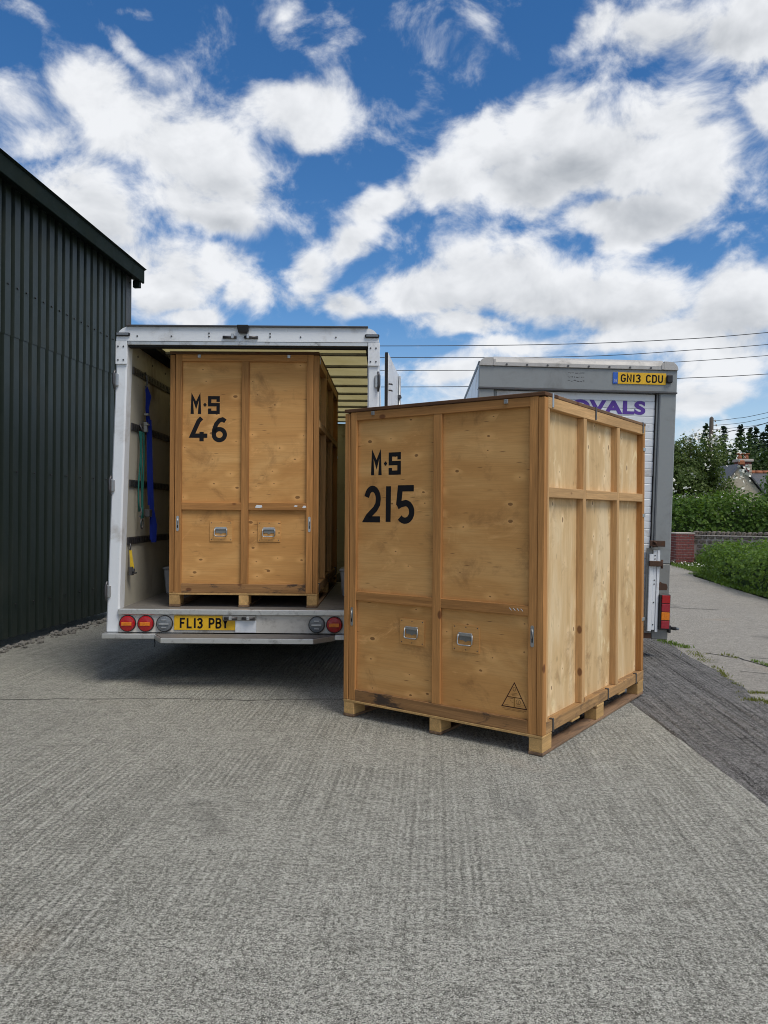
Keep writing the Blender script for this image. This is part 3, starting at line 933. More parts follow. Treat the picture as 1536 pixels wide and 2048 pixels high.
# ------------------------------------------------------------------ storage crates
def crate(label, loc, rz, W, Dp, letters, nbay=3):
    H = 2.236
    rt = empty('storage_crate', loc, (0, 0, rz))
    tag(rt, label, 'crate', 'wooden removal storage crates')
    B = 0.0025
    # pallet: runners, blocks, deck boards
    xb = [(0, 0.095), (W / 2 - 0.04, W / 2 + 0.05), (W - 0.095, W)]
    yb = [(0.0, 0.145), (Dp / 2 - 0.075, Dp / 2 + 0.075), (Dp - 0.145, Dp)]
    for (a, b_) in xb:
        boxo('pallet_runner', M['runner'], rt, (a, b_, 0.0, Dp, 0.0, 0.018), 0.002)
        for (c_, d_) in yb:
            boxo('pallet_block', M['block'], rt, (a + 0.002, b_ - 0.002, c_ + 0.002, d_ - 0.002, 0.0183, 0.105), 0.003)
    for k in range(5):
        ya = k * (Dp - 0.14) / 4
        boxo('deck_board', M['block'], rt, (0.0, W, ya, ya + 0.14, 0.1053, 0.121), 0.002)
    boxo('floor_panel', M['ply_dull'], rt, (0.006, W - 0.006, 0.006, Dp - 0.006, 0.1213, 0.135))
    # front door frame
    boxo('corner_post', M['lum_z'], rt, (0.0, 0.040, 0.0, 0.045, 0.123, 2.205), B)
    boxo('corner_post', M['lum_z'], rt, (W - 0.042, W, 0.0, 0.05, 0.123, 2.205), B)
    boxo('front_stile', M['lum_z'], rt, (0.045, 0.103, 0.004, 0.028, 0.1235, 2.212), B)
    boxo('front_stile', M['lum_z'], rt, (W - 0.103, W - 0.0455, 0.004, 0.028, 0.1235, 2.212), B)
    mid = W / 2 + 0.008
    boxo('front_stile', M['lum_z'], rt, (mid - 0.033, mid + 0.033, 0.005, 0.030, 0.2025, 2.150), B)
    boxo('front_rail', M['lum_x'], rt, (0.1035, W - 0.1035, 0.003, 0.029, 2.1505, 2.211), B)
    boxo('front_rail', M['lum_stain'], rt, (0.1035, W - 0.1035, 0.003, 0.029, 0.1235, 0.202), B)
    for (a, b_) in ((0.1035, mid - 0.0335), (mid + 0.0335, W - 0.1035)):
        boxo('front_rail', M['lum_x'], rt, (a, b_, 0.006, 0.030, 0.849, 0.914), B)
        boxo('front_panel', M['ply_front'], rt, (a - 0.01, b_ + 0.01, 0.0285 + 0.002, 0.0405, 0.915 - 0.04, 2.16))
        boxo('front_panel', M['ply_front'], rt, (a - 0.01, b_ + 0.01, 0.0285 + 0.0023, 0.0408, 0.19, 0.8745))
    # lid
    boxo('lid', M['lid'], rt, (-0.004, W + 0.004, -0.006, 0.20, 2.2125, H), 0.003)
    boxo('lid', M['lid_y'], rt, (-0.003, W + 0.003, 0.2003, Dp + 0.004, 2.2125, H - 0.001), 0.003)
    # sides: framing proud of recessed plywood
    st = [0.0, 0.650, 1.335, 1.962] if nbay == 3 else None
    st = [s_ * (Dp - 0.055) / 1.962 for s_ in st]
    for sx in (1, -1):
        def X(a, b_):
            return (W - b_, W - a) if sx == 1 else (a, b_)
        for i, y0 in enumerate(st):
            if i == 0:
                boxo('side_stud', M['lumpale_z'], rt, (*X(0.0005, 0.060), 0.0503, 0.075, 0.196, 2.140), B)
            else:
                boxo('side_stud', M['lumpale_z' if i < 3 else 'lum_z'], rt, (*X(0.001, 0.058), y0, y0 + 0.052, 0.196, 2.140), B)
        boxo('side_rail', M['lumpale_y'], rt, (*X(-0.001, 0.055), 0.0505, Dp, 2.1405, 2.212), B)
        cuts = [0.0, 0.150, 1.16, Dp]
        for a, b_ in zip(cuts, cuts[1:]):
            boxo('side_rail', M['lum_stain_y'], rt, (*X(-0.001, 0.055), max(a, 0.0505) + 0.001, b_ - 0.001, 0.1232, 0.195), B)
        for i in range(3):
            ya = (st[i] + 0.052 if i else 0.075) + 0.0005; yb_ = st[i + 1] - 0.0005
            boxo('side_rail', M['lumpale_y'], rt, (*X(0.0, 0.050), ya, yb_, 1.588, 1.652), B)
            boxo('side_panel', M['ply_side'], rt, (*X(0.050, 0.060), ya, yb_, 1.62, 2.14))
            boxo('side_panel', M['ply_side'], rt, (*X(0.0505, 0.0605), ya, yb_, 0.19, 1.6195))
    boxo('back_panel', M['ply_dull'], rt, (0.06, W - 0.06, Dp - 0.05, Dp - 0.038, 0.13, 2.2))
    # fittings
    for x_ in (0.255, W - 0.262):
        boxo('edge_clip', M['zinc'], rt, (x_ - 0.013, x_ + 0.013, -0.009, 0.02, 2.180, 2.207), 0.001)
    for y_ in (0.114, 0.865, Dp - 0.07):
        boxo('edge_clip', M['zinc'] if y_ < 0.2 else M['steel_dark'], rt, (W - 0.02, W + 0.0065, y_ - 0.011, y_ + 0.011, 2.150, H + 0.003), 0.001)
    for y_ in (0.152, 1.162, Dp - 0.20):
        boxo('edge_clip', M['steel_dark'], rt, (W - 0.02, W + 0.0055, y_ - 0.009, y_ + 0.009, 0.118, 0.203), 0.001)
    for z_ in (2.02, 1.475, 0.62):
        boxo('edge_clip', M['zinc'], rt, (W - 0.01, W + 0.005, Dp - 0.052, Dp + 0.006, z_ - 0.013, z_ + 0.013), 0.001)
    # handles on thin backing boards
    for cx in ((0.36 * (W - 0.0) + 0.02) if W > 1.45 else 0.450, (W - 0.555) if W > 1.45 else 0.872):
        hp = boxo('handle_board', M['ply_front'], rt, (cx - 0.1, cx + 0.1, 0.0245, 0.0303, 0.572, 0.750), 0.001)
        for dx in (-0.085, 0, 0.085):
            for zz in (0.588, 0.736):
                MB().tube([(cx + dx, 0.0240, zz), (cx + dx, 0.0250, zz)], 0.0045, 6).build('screw', M['steel_dark'], hp)
        mb = MB()
        mb.box(cx - 0.050, cx + 0.050, 0.012, 0.0243, 0.679, 0.700)
        mb.build('handle_barrel', M['zinc'], hp, 0.002)
        MB().prism([(cx - 0.047, 0.690), (cx - 0.047, 0.648), (cx - 0.02, 0.650), (cx, 0.640), (cx + 0.02, 0.650), (cx + 0.047, 0.648), (cx + 0.047, 0.690)], 'y', 0.0205, 0.0243).build('handle_plate', M['galv'], hp)
        mb = MB()
        loop = [(cx - 0.052, 0.014, 0.690), (cx - 0.054, 0.010, 0.66), (cx - 0.054, 0.007, 0.630), (cx - 0.046, 0.006, 0.620), (cx, 0.006, 0.619), (cx + 0.046, 0.006, 0.620), (cx + 0.054, 0.007, 0.630), (cx + 0.054, 0.010, 0.66), (cx + 0.052, 0.014, 0.690)]
        mb.tube(loop, 0.0048, 8)
        mb.build('handle_ring', M['zinc'], hp)
    # slotted lock plates in the stiles
    for cx in (0.072, W - 0.074):
        mb = MB()
        pr = [(cx + 0.011 * math.cos(R(a)), 0.785 + 0.011 * math.sin(R(a))) for a in range(0, 181, 30)] + [(cx + 0.011 * math.cos(R(a)), 0.672 + 0.011 * math.sin(R(a))) for a in range(180, 361, 30)]
        mb.prism(pr, 'y', 0.0012, 0.006)
        sl = mb.build('lock_slot', M['zinc'], rt)
        MB().box(cx - 0.004, cx + 0.004, -0.0008, 0.0013, 0.690, 0.765).build('slot', M['ink'], sl)
        MB().tube([(cx - 0.002, -0.001, 0.775), (cx + 0.005, -0.006, 0.745), (cx - 0.001, -0.002, 0.715)], 0.0028, 6).build('hook', M['zinc'], sl)
    letters(rt, 0.0298)
    return rt


def strokes(rt, name, polys, wd, y, mt=None):
    mb = MB()
    for k, pl in enumerate(polys):
        ribbon(mb, pl, wd, lambda a, b_, kk=k: (a, y - 0.00006 * kk, b_))
    return mb.build(name, mt or M['ink'], rt)


def company_letters(rt, y, x0, x1, z0, z1):
    k = (x1 - x0) / 0.26; h_ = z1 - z0
    sw = 0.030 * k
    mw = 0.095 * k
    strokes(rt, 'stencil_letter', [[(x0 + sw / 2, z0), (x0 + sw / 2, z1 - 0.004), (x0 + mw / 2 + 0.002, z0 + 0.075 * h_ / 0.158), (x0 + mw - sw / 2, z1 - 0.004), (x0 + mw - sw / 2, z0)]], sw, y)
    cx = x0 + 0.128 * k; cz = (z0 + z1) / 2 + 0.002
    strokes(rt, 'stencil_mark', [[(cx - 0.014 * k, cz), (cx + 0.014 * k, cz)], [(cx, cz - 0.015 * k), (cx, cz + 0.015 * k)]], 0.014 * k, y)
    xa, xb_ = x0 + 0.155 * k + sw / 2, x1 - sw / 2
    za, zb, zm = z0 + sw / 2, z1 - sw / 2, (z0 + z1) / 2 + 0.003
    strokes(rt, 'stencil_letter', [[(xb_, zb - 0.036), (xb_, zb), (xa, zb), (xa, zm), (xb_, zm), (xb_, za), (xa, za), (xa, za + 0.034)]], sw, y)


def letters_215(rt, y):
    company_letters(rt, y, 0.216, 0.476, 1.752, 1.910)
    z0, h_ = 1.420, 0.252
    s_ = 0.044
    def T(x0, w_, pts): return [(x0 + px * w_, z0 + pz * h_) for px, pz in pts]
    strokes(rt, 'stencil_digit', [T(0.161, 0.140, [(0.13, 0.70)] + arc(0.50, 0.64, 0.37, 0.295, 155, 0, 12)[1:] + [(0.84, 0.50), (0.68, 0.36), (0.42, 0.24), (0.22, 0.14), (0.13, 0.066), (0.99, 0.066)])], s_, y)
    strokes(rt, 'stencil_digit', [T(0.352, 0.036, [(0.5, 0.0), (0.55, 1.0)])], 0.043, y)
    strokes(rt, 'stencil_digit', [T(0.440, 0.146, [(1.0, 0.935), (0.22, 0.935), (0.13, 0.47)]) , T(0.440, 0.146, [(0.06, 0.43), (0.24, 0.49)] + arc(0.50, 0.285, 0.39, 0.245, 100, -140, 16)[1:])], s_, y)
    strokes(rt, 'paint_scratch', [[(1.33 + 0.026 * k, 0.893), (1.345 + 0.026 * k, 0.878)] for k in range(4)], 0.004, 0.0056, M['van_white'])
    # printed triangle mark
    a, l_, r_ = (1.357, 0.418), (1.272, 0.262), (1.442, 0.262)
    tm = strokes(rt, 'printed_triangle', [[l_, a, r_]], 0.0055, y, M['ink_brown'])
    strokes(tm, 'triangle_base', [[(1.268, 0.262), (1.446, 0.262)]], 0.006, y - 0.0002, M['ink_brown'])
    strokes(tm, 'triangle_bar', [[(1.311, 0.326), (1.403, 0.326)]], 0.004, y - 0.0003, M['ink_brown'])
    strokes(tm, 'triangle_divider', [[(1.357, 0.326), (1.357, 0.264)]], 0.005, y - 0.0004, M['gold_ink'])
    strokes(tm, 'triangle_emblem', [arc(1.385, 0.300, 0.015, 0.015, 0, 360, 16), [(1.385, 0.308), (1.385, 0.292)], [(1.378, 0.290), (1.392, 0.290)], [(1.330, 0.304), (1.335, 0.304)], [(1.333, 0.296), (1.350, 0.293)], [(1.320, 0.318), (1.350, 0.318)], arc(1.357, 0.378, 0.009, 0.012, 0, 360, 12)], 0.0018, y - 0.0005, M['ink_brown'])
    strokes(tm, 'triangle_print', [[(1.338, 0.352), (1.378, 0.352)], [(1.334, 0.344), (1.382, 0.344)], [(1.342, 0.337), (1.372, 0.337)], [(1.275, 0.250), (1.44, 0.250)], [(1.285, 0.243), (1.425, 0.243)], [(1.366, 0.275), (1.404, 0.275)]], 0.0014, y - 0.0006, M['ink_brown'])


def letters_46(rt, y):
    for (a, b_, c_, d_) in ((0.752, 0.815, 0.872, 0.893), (1.165, 1.20, 0.874, 0.890), (1.09, 1.125, 0.884, 0.893)):
        MB().prism([(a, c_), (a + (b_ - a) * 0.6, c_ - 0.003), (b_, c_ + 0.004), (b_ - 0.004, d_), (a + 0.012, d_ + 0.003), (a + 0.003, (c_ + d_) / 2)], 'y', 0.0052, 0.0065).build('paint_scrap', M['van_white'], rt)
    company_letters(rt, y, 0.172, 0.430, 1.692, 1.850)
    z0, h_ = 1.452, 0.206
    s_ = 0.038
    def T(x0, w_, pts): return [(x0 + px * w_, z0 + pz * h_) for px, pz in pts]
    strokes(rt, 'stencil_digit', [T(0.172, 0.150, [(0.66, 1.0), (0.48, 0.86), (0.10, 0.24), (1.0, 0.24)]), T(0.172, 0.150, [(0.66, 0.40), (0.66, 0.0)])], s_, y)
    strokes(rt, 'stencil_digit', [T(0.365, 0.125, [(0.92, 0.86), (0.72, 0.94), (0.50, 0.90), (0.28, 0.74), (0.14, 0.50), (0.11, 0.30)] + arc(0.50, 0.29, 0.39, 0.235, 190, 520, 22)[1:])], s_, y)


YAW = 0.6235
front_left = Vector((0.9802 - math.cos(YAW) * 1.5626, 4.6329 + math.sin(YAW) * 1.5626, 0.0))
crate('golden plywood storage crate stencilled 215 standing on the concrete yard', (front_left.x, front_left.y, 0.004), -YAW, 1.5626, 2.0173, letters_215)
crate('narrower plywood storage crate stencilled 46 loaded inside the open van', (-1.880, 6.632, 0.650), -0.012, 1.302, 2.30, letters_46)


# ------------------------------------------------------------------ open removal van
van = empty('removal_van', (-1.2, 6.46, 0))
tag(van, 'white box van with open rear doors, registration FL13 PBY', 'van')
OX, OY = -1.2, 6.46
def vb(name, mt, b, bevel=0.0, parent=None):
    return MB().box(b[0] - OX, b[1] - OX, b[2] - OY, b[3] - OY, b[4], b[5]).build(name, mt, parent or van, bevel)
def vh(name, mt, bot, top, bevel=0.0, parent=None):
    q = lambda p: (p[0] - OX, p[1] - OY, p[2])
    return MB().hexa([q(p) for p in bot], [q(p) for p in top]).build(name, mt, parent or van, bevel)
def vt(name, mt, pts, rad, n=10, parent=None):
    return MB().tube([(p[0] - OX, p[1] - OY, p[2]) for p in pts], rad, n).build(name, mt, parent or van)

XL, XR = -2.367, -0.047     # outer corners at the floor
XLt = -2.290                # the left post leans in a little towards the roof
FZ = 0.648
# posts
pl_ = vh('rear_post', M['van_white'], [(XL, 6.46, 0.447), (XL + 0.108, 6.46, 0.447), (XL + 0.108, 6.60, 0.447), (XL, 6.60, 0.447)], [(XLt, 6.46, 2.933), (XLt + 0.094, 6.46, 2.933), (XLt + 0.094, 6.60, 2.933), (XLt, 6.60, 2.933)], 0.012)
pr_ = vh('rear_post', M['van_white'], [(XR - 0.104, 6.46, 0.447), (XR, 6.46, 0.447), (XR, 6.60, 0.447), (XR - 0.104, 6.60, 0.447)], [(XR - 0.100, 6.46, 2.933), (XR - 0.004, 6.46, 2.933), (XR - 0.004, 6.60, 2.933), (XR - 0.100, 6.60, 2.933)], 0.012)
# header with rounded shoulders
prof = [(XLt, 2.934)] + [(XLt + 0.11 - 0.11 * math.cos(R(a)), 2.945 + 0.11 * math.sin(R(a))) for a in range(0, 91, 15)] + [(XR - 0.004 - 0.11 + 0.11 * math.sin(R(a)), 2.945 + 0.11 * math.cos(R(a))) for a in range(0, 91, 15)] + [(XR - 0.004, 2.934)]
MB().prism([(x - OX, z) for x, z in prof], 'y', -0.012, 0.15).build('header', M['van_white'], van)
vb('header_lip', M['alu'], (XLt + 0.095, XR - 0.101, 6.452, 6.60, 2.902, 2.933), 0.003)
vb('door_seal', M['rubber'], (XLt + 0.095, XR - 0.101, 6.470, 6.54, 2.886, 2.9015), 0.002)
vb('roof_drip_edge', M['steel_dark'], (XLt + 0.09, XR - 0.10, 6.425, 6.62, 3.0555, 3.068), 0.002)
# bolted corner plates
for (xa, xb_) in ((XLt - 0.004, XLt + 0.093), (XR - 0.099, XR + 0.001)):
    cp = vb('corner_plate', M['van_white'], (xa, xb_, 6.443, 6.459, 2.735, 2.930), 0.002)
    for dx in (0.022, 0.068):
        for zz in (2.77, 2.885):
            vt('bolt', M['steel_dark'], [(xa + dx, 6.444, zz), (xa + dx, 6.438, zz)], 0.007, 8, cp)
# rivets on the header
hd = [o for o in van.children if o.name.startswith('header')][0]
for x_ in (-2.11, -1.82, -1.50, -0.98, -0.72, -0.42):
    vt('bolt', M['steel_dark'], [(x_, 6.449, 2.975), (x_, 6.443, 2.975)], 0.007, 8, hd)
for x_ in (-1.50, -0.98):
    vt('bolt', M['steel_dark'], [(x_, 6.449, 3.002), (x_, 6.443, 3.002)], 0.007, 8, hd)
# marker lights in the shoulders
for xc in (XLt + 0.058, XR - 0.065):
    mk = vb('marker_light', M['black'], (xc - 0.062, xc + 0.062, 6.430, 6.449, 2.972, 3.002), 0.007)
    vb('lens', M['lens_clear'], (xc - 0.050, xc + 0.050, 6.426, 6.4305, 2.978, 2.996), 0.002, mk)
# reversing camera and the two upper lock keeps
vh('reversing_camera', M['black'], [(-1.245, 6.40, 3.000), (-1.165, 6.40, 3.000), (-1.165, 6.447, 3.000), (-1.245, 6.447, 3.000)], [(-1.255, 6.385, 3.064), (-1.155, 6.385, 3.064), (-1.155, 6.447, 3.064), (-1.255, 6.447, 3.064)], 0.006)
def lock_keep(xc, zc_):
    k = vt('lock_keep', M['steel_dark'], [(xc - 0.058, 6.436, zc_), (xc + 0.058, 6.436, zc_)], 0.013, 8)
    vb('keep_plate', M['zinc'], (xc - 0.045, xc + 0.045, 6.4315, 6.4475, zc_ - 0.010, zc_ + 0.012), 0.003, k)
    sx = 0.026 if xc < -1.2 else -0.026
    vb('keep_claw', M['zinc'], (xc + sx - 0.011, xc + sx + 0.011, 6.414, 6.4315, zc_ - 0.012, zc_ + 0.028), 0.003, k)
lock_keep(-1.322, 2.968); lock_keep(-1.140, 2.968)
# door hinges on the posts
def hinge(xc, zc_, side, parent):
    h = vb('hinge', M['zinc'], (xc - 0.020, xc + 0.020, 6.440, 6.4585, zc_ - 0.055, zc_ + 0.055), 0.008, parent)
    vt('hinge_pin', M['steel_dark'], [(xc - side * 0.010, 6.437, zc_ - 0.085), (xc - side * 0.018, 6.434, zc_ - 0.03), (xc - side * 0.018, 6.434, zc_ + 0.05), (xc - side * 0.008, 6.437, zc_ + 0.085)], [0.008, 0.013, 0.013, 0.007], 8, h)
for zz in (2.60, 1.70, 0.80):
    fr_ = (zz - 0.447) / (2.90 - 0.447)
    hinge(XL + (XLt - XL) * fr_ + 0.014, zz, 1, pl_)
    hinge(XR - 0.022, zz, -1, pr_)
# floor and sill
vb('load_floor', M['van_floor'], (XL + 0.10, XR - 0.10, 6.47, 12.5, FZ - 0.06, FZ))
vb('floor_sill', M['alu'], (XL + 0.1085, XR - 0.1045, 6.435, 6.50, FZ - 0.044, FZ + 0.004), 0.006)
# rear valance with lamps
va = vb('rear_valance', M['van_dirty'], (XL + 0.109, XR - 0.1045, 6.462, 6.49, 0.452, FZ - 0.045))
def roundlamp(xc, zc_, red):
    L = vt('tail_lamp' if red else 'reversing_lamp', M['black'], [(xc, 6.462, zc_), (xc, 6.444, zc_)], 0.071, 28)
    n = 28
    mb = MB()
    for (ra, ya, rb, yb_) in ((0.066, 6.444, 0.060, 6.428), (0.060, 6.428, 0.030, 6.422), (0.030, 6.422, 0.001, 6.421)):
        vs = []
        for k in range(n):
            t_ = 2 * math.pi * k / n
            vs += [(xc - OX + ra * math.cos(t_), ya - OY, zc_ + ra * math.sin(t_)), (xc - OX + rb * math.cos(t_), yb_ - OY, zc_ + rb * math.sin(t_))]
        mb.poly(vs, [(2 * k, (2 * k + 2) % (2 * n), (2 * k + 3) % (2 * n), 2 * k + 1) for k in range(n)], True)
    mb.build('lens', M['lens_red'] if red else M['lens_clear'], L)
    vb('reflector_bar', M['lens_amber'] if red else M['zinc'], (xc - 0.043, xc + 0.043, 6.416, 6.4225, zc_ - (0.015 if red else 0.007), zc_ + (0.015 if red else 0.006)), 0.002, L)
    if not red:
        for dz in (-0.032, 0.034):
            vb('lens_rib', M['zinc'], (xc - 0.022, xc + 0.022, 6.419, 6.4255, zc_ + dz - 0.004, zc_ + dz + 0.004), 0.002, L)
for xc, red in ((-2.178, True), (-2.022, True), (-1.862, False), (-0.566, False), (-0.416, True), (-0.262, True)):
    roundlamp(xc, 0.5275 + 0.0, red)
# registration plate
np_ = vb('registration_plate', M['yellow_plate'], (-1.782, -1.262, 6.452, 6.4585, 0.474, 0.598), 0.002)
pt = plate_text('FL13 PBY', -1.730 - OX, -1.322 - OX, 0.492, 0.576, 6.4508 - OY, M['ink'], np_)
# lower lock keep on its bracket, scraped plate beneath
br = vb('lock_bracket', M['galv'], (-1.365, -1.086, 6.432, 6.4505, 0.560, 0.601), 0.003)
for xc in (-1.295, -1.145):
    vt('lock_rod', M['steel_dark'], [(xc - 0.055, 6.424, 0.580), (xc + 0.055, 6.424, 0.580)], 0.012, 8, br)
    vb('keep_claw', M['zinc'], (xc - 0.014, xc + 0.014, 6.404, 6.4335, 0.566, 0.596), 0.003, br)
vb('scraped_plate', M['van_white'], (-1.262 + 0.002, -1.080, 6.446, 6.4545, 0.456, 0.5595), 0.002)
# bumper step
vb('bumper', M['alu'], (XL - 0.015, -1.93, 6.40, 6.50, 0.405, 0.4455), 0.004)
vb('bumper', M['alu'], (-0.41, XR + 0.015, 6.40, 6.50, 0.405, 0.4455), 0.004)
stp = [(-1.9295, 6.44), (-1.9295, 6.40), (-1.835, 6.235), (-0.575, 6.235), (-0.4105, 6.40), (-0.4105, 6.44)]
MB().prism([(x - OX, y - OY) for x, y in stp], 'z', 0.398, 0.440).build('bumper_step', M['alu'], van, 0.003)
MB().prism([(x - OX, y - OY) for x, y in [(-1.92, 6.445), (-1.92, 6.402), (-1.83, 6.243), (-0.58, 6.243), (-0.42, 6.402), (-0.42, 6.445)]], 'z', 0.4405, 0.4445).build('step_tread', M['van_floor'], van)
vt('cable', M['rubber'], [(-1.945, 6.44, 0.405), (-1.94, 6.44, 0.36), (-1.943, 6.44, 0.33)], 0.004, 6)
# body: side walls, roof, bulkhead
BY1 = 12.5
lw = vh('side_wall', M['wall_lining'], [(XL + 0.010, 6.60, 0.50), (XL + 0.100, 6.60, 0.50), (XL + 0.100, BY1, 0.50), (XL + 0.010, BY1, 0.50)], [(XLt + 0.010, 6.60, 2.94), (XLt + 0.088, 6.60, 2.94), (XLt + 0.088, BY1, 2.94), (XLt + 0.010, BY1, 2.94)])
rw = vb('side_wall', M['wall_lining'], (XR - 0.095, XR - 0.012, 6.60, BY1, 0.50, 2.94))
vb('bulkhead', M['wall_lining'], (XL + 0.08, XR - 0.08, BY1 + 0.001, BY1 + 0.05, 0.50, 2.94))
vb('side_skin', M['van_white'], (XR - 0.0115, XR - 0.004, 6.605, BY1 + 0.05, 0.50, 2.97))
vh('side_skin', M['van_white'], [(XL + 0.002, 6.605, 0.5), (XL + 0.0095, 6.605, 0.5), (XL + 0.0095, BY1, 0.5), (XL + 0.002, BY1, 0.5)], [(XLt + 0.002, 6.605, 2.97), (XLt + 0.0095, 6.605, 2.97), (XLt + 0.0095, BY1, 2.97), (XLt + 0.002, BY1, 2.97)])
vb('roof_sheet', M['roof_sheet'], (XLt + 0.02, XR - 0.02, 6.611, BY1, 2.982, 2.985))
for xa, xb_ in ((XLt + 0.011, XLt + 0.23), (XR - 0.125, XR - 0.013)):
    vb('roof_cove', M['chassis'], (xa, xb_, 6.602, BY1, 2.9405, 2.9815))
for k in range(10):
    y_ = 7.10 + k * 0.595
    vb('roof_bow', M['galv'], (XLt + 0.095, XR - 0.10, y_, y_ + 0.045, 2.956, 2.981), 0.004)
# load rails along both walls, with their slot rows
def wall_x(z): return XL + 0.100 + (XLt + 0.088 - XL - 0.100) * (z - 0.5) / 2.44
for zz in (2.715, 2.225, 1.728, 1.222):
    xw = wall_x(zz)
    rl = vb('load_rail', M['steel_dark'], (xw + 0.001, xw + 0.013, 6.62, BY1 - 0.02, zz - 0.033, zz + 0.033), 0.003)
    mb = MB()
    for k in range(110):
        y_ = 6.65 + k * 0.05
        mb.box(xw + 0.0131 - OX, xw + 0.0165 - OX, y_ - OY, y_ + 0.024 - OY, zz - 0.020, zz + 0.020)
    tag(mb.build('slot_row', M['black'], rl), kind='stuff')
    vb('load_rail', M['steel_dark'], (XR - 0.109, XR - 0.096, 6.62, BY1 - 0.02, zz - 0.033, zz + 0.033), 0.003)
for k in range(8):
    y_ = 6.75 + k * 0.42
    vt('rivet', M['steel_dark'], [(wall_x(2.86), y_, 2.86), (wall_x(2.86) + 0.006, y_, 2.86)], 0.011, 8, lw)
vb('shade_skirt', M['chassis'], (XL + 0.06, XL + 0.10, 7.7, 8.8, 0.24, 0.499))  # skirts added on both sides to block light and darken beneath the van
vb('shade_skirt', M['chassis'], (XL + 0.06, XL + 0.10, 9.8, 12.4, 0.24, 0.499))
vb('shade_skirt', M['chassis'], (XR - 0.10, XR - 0.06, 7.7, 8.8, 0.24, 0.499))
vb('shade_skirt', M['chassis'], (XR - 0.10, XR - 0.06, 9.8, 12.4, 0.24, 0.499))
vb('shade_mud_flap', M['rubber'], (XL + 0.12, XL + 0.60, 8.72, 8.735, 0.16, 0.50))  # flaps added to stop light reaching under the body
vb('shade_mud_flap', M['rubber'], (XR - 0.60, XR - 0.12, 8.72, 8.735, 0.16, 0.50))
# doors folded back along the sides
def door(x0, y0, x1, y1, sgn, lean=0.0):
    d = Vector((x1 - x0, y1 - y0, 0)); L = d.length; d.normalize(); n = Vector((d.y, -d.x, 0)) * sgn
    q = lambda a, b_, z: (x0 + lean * (z - 0.447) + d.x * a + n.x * b_ - OX, y0 + d.y * a + n.y * b_ - OY, z)
    def bx(name, mt, a0, a1, b0, b1, z0, z1, par, bev=0.0):
        return MB().hexa([q(a0, b0, z0), q(a1, b0, z0), q(a1, b1, z0), q(a0, b1, z0)], [q(a0, b0, z1), q(a1, b0, z1), q(a1, b1, z1), q(a0, b1, z1)]).build(name, mt, par, bev)
    dr = bx('rear_door', M['van_white'], 0.0, L, 0.0, 0.034, 0.62, 2.865, van, 0.004)
    bx('door_gasket', M['rubber'], -0.016, -0.001, 0.004, 0.030, 0.62, 2.87, dr, 0.003)
    bx('door_trim', M['alu'], L + 0.0005, L + 0.012, -0.003, 0.037, 0.62, 2.867, dr, 0.003)
    for zz in (2.60, 1.70, 0.80):
        MB().tube([q(0.01, 0.034, zz), q(0.02, 0.058, zz), q(0.05, 0.062, zz)], 0.007, 6).build('hinge_bolt', M['steel_dark'], dr)
        MB().tube([q(0.01, 0.034, zz - 0.055), q(0.02, 0.058, zz - 0.055), q(0.05, 0.062, zz - 0.055)], 0.007, 6).build('hinge_bolt', M['steel_dark'], dr)
    rod = MB().tube([q(L - 0.02, 0.050, 0.70), q(L - 0.02, 0.050, 2.84)], 0.013, 8).build('locking_bar', M['zinc'], dr)
    MB().tube([q(L - 0.05, 0.050, 2.635), q(L + 0.01, 0.050, 2.635)], 0.02, 8).build('bar_guide', M['steel_dark'], rod)
door(-0.004, 6.545, 0.098, 7.55, 1)
door(XL - 0.004, 6.66, XL - 0.075, 7.66, -1, (XLt - XL) / (2.90 - 0.447))
# underside, wheels, cab
vb('chassis_rail', M['chassis'], (-1.75, -1.63, 6.6, 13.5, 0.36, 0.585))
vb('chassis_rail', M['chassis'], (-0.77, -0.65, 6.6, 13.5, 0.36, 0.585))
for k in range(6):
    vb('cross_member', M['chassis'], (XL + 0.1, XR - 0.1, 6.75 + k * 1.05, 6.83 + k * 1.05, 0.505, 0.587))
vb('shade_box', M['chassis'], (-1.62, -0.78, 7.2, 7.9, 0.22, 0.36), 0.03)  # low box added to keep daylight from under the floor
def wheel(xc, yc, r_, wd, par, hubside, mkr):
    prof = [(r_ * 0.58, -wd / 2), (r_ * 0.93, -wd / 2), (r_, -wd * 0.36), (r_, wd * 0.36), (r_ * 0.93, wd / 2), (r_ * 0.58, wd / 2)]
    n = 28
    mb = MB(); vs = []
    for k in range(n):
        t_ = 2 * math.pi * k / n
        vs += [(xc + p[1], yc + p[0] * math.cos(t_), r_ + p[0] * math.sin(t_)) for p in prof]
    m_ = len(prof)
    mb.poly(vs, [(k * m_ + i, ((k + 1) % n) * m_ + i, ((k + 1) % n) * m_ + (i + 1) % m_, k * m_ + (i + 1) % m_) for k in range(n) for i in range(m_)], True)
    wo = empty('wheel'); wo.parent = par
    mb.build('tyre', M['rubber'], wo)
    MB().tube([(xc - wd * 0.3, yc, r_), (xc + wd * 0.3, yc, r_)], r_ * 0.585, 24).build('rim', mkr, wo)
    MB().tube([(xc - wd * 0.42, yc, r_), (xc + wd * 0.42, yc, r_)], r_ * 0.2, 12).build('hub', M['steel_dark'], wo)
for (xc, yc) in ((-2.16, 9.3), (-1.93, 9.3), (-0.25, 9.3), (-0.48, 9.3), (-2.1, 13.4), (-0.31, 13.4)):
    wheel(xc - OX, yc - OY, 0.37, 0.20, van, 1, M['van_white'])
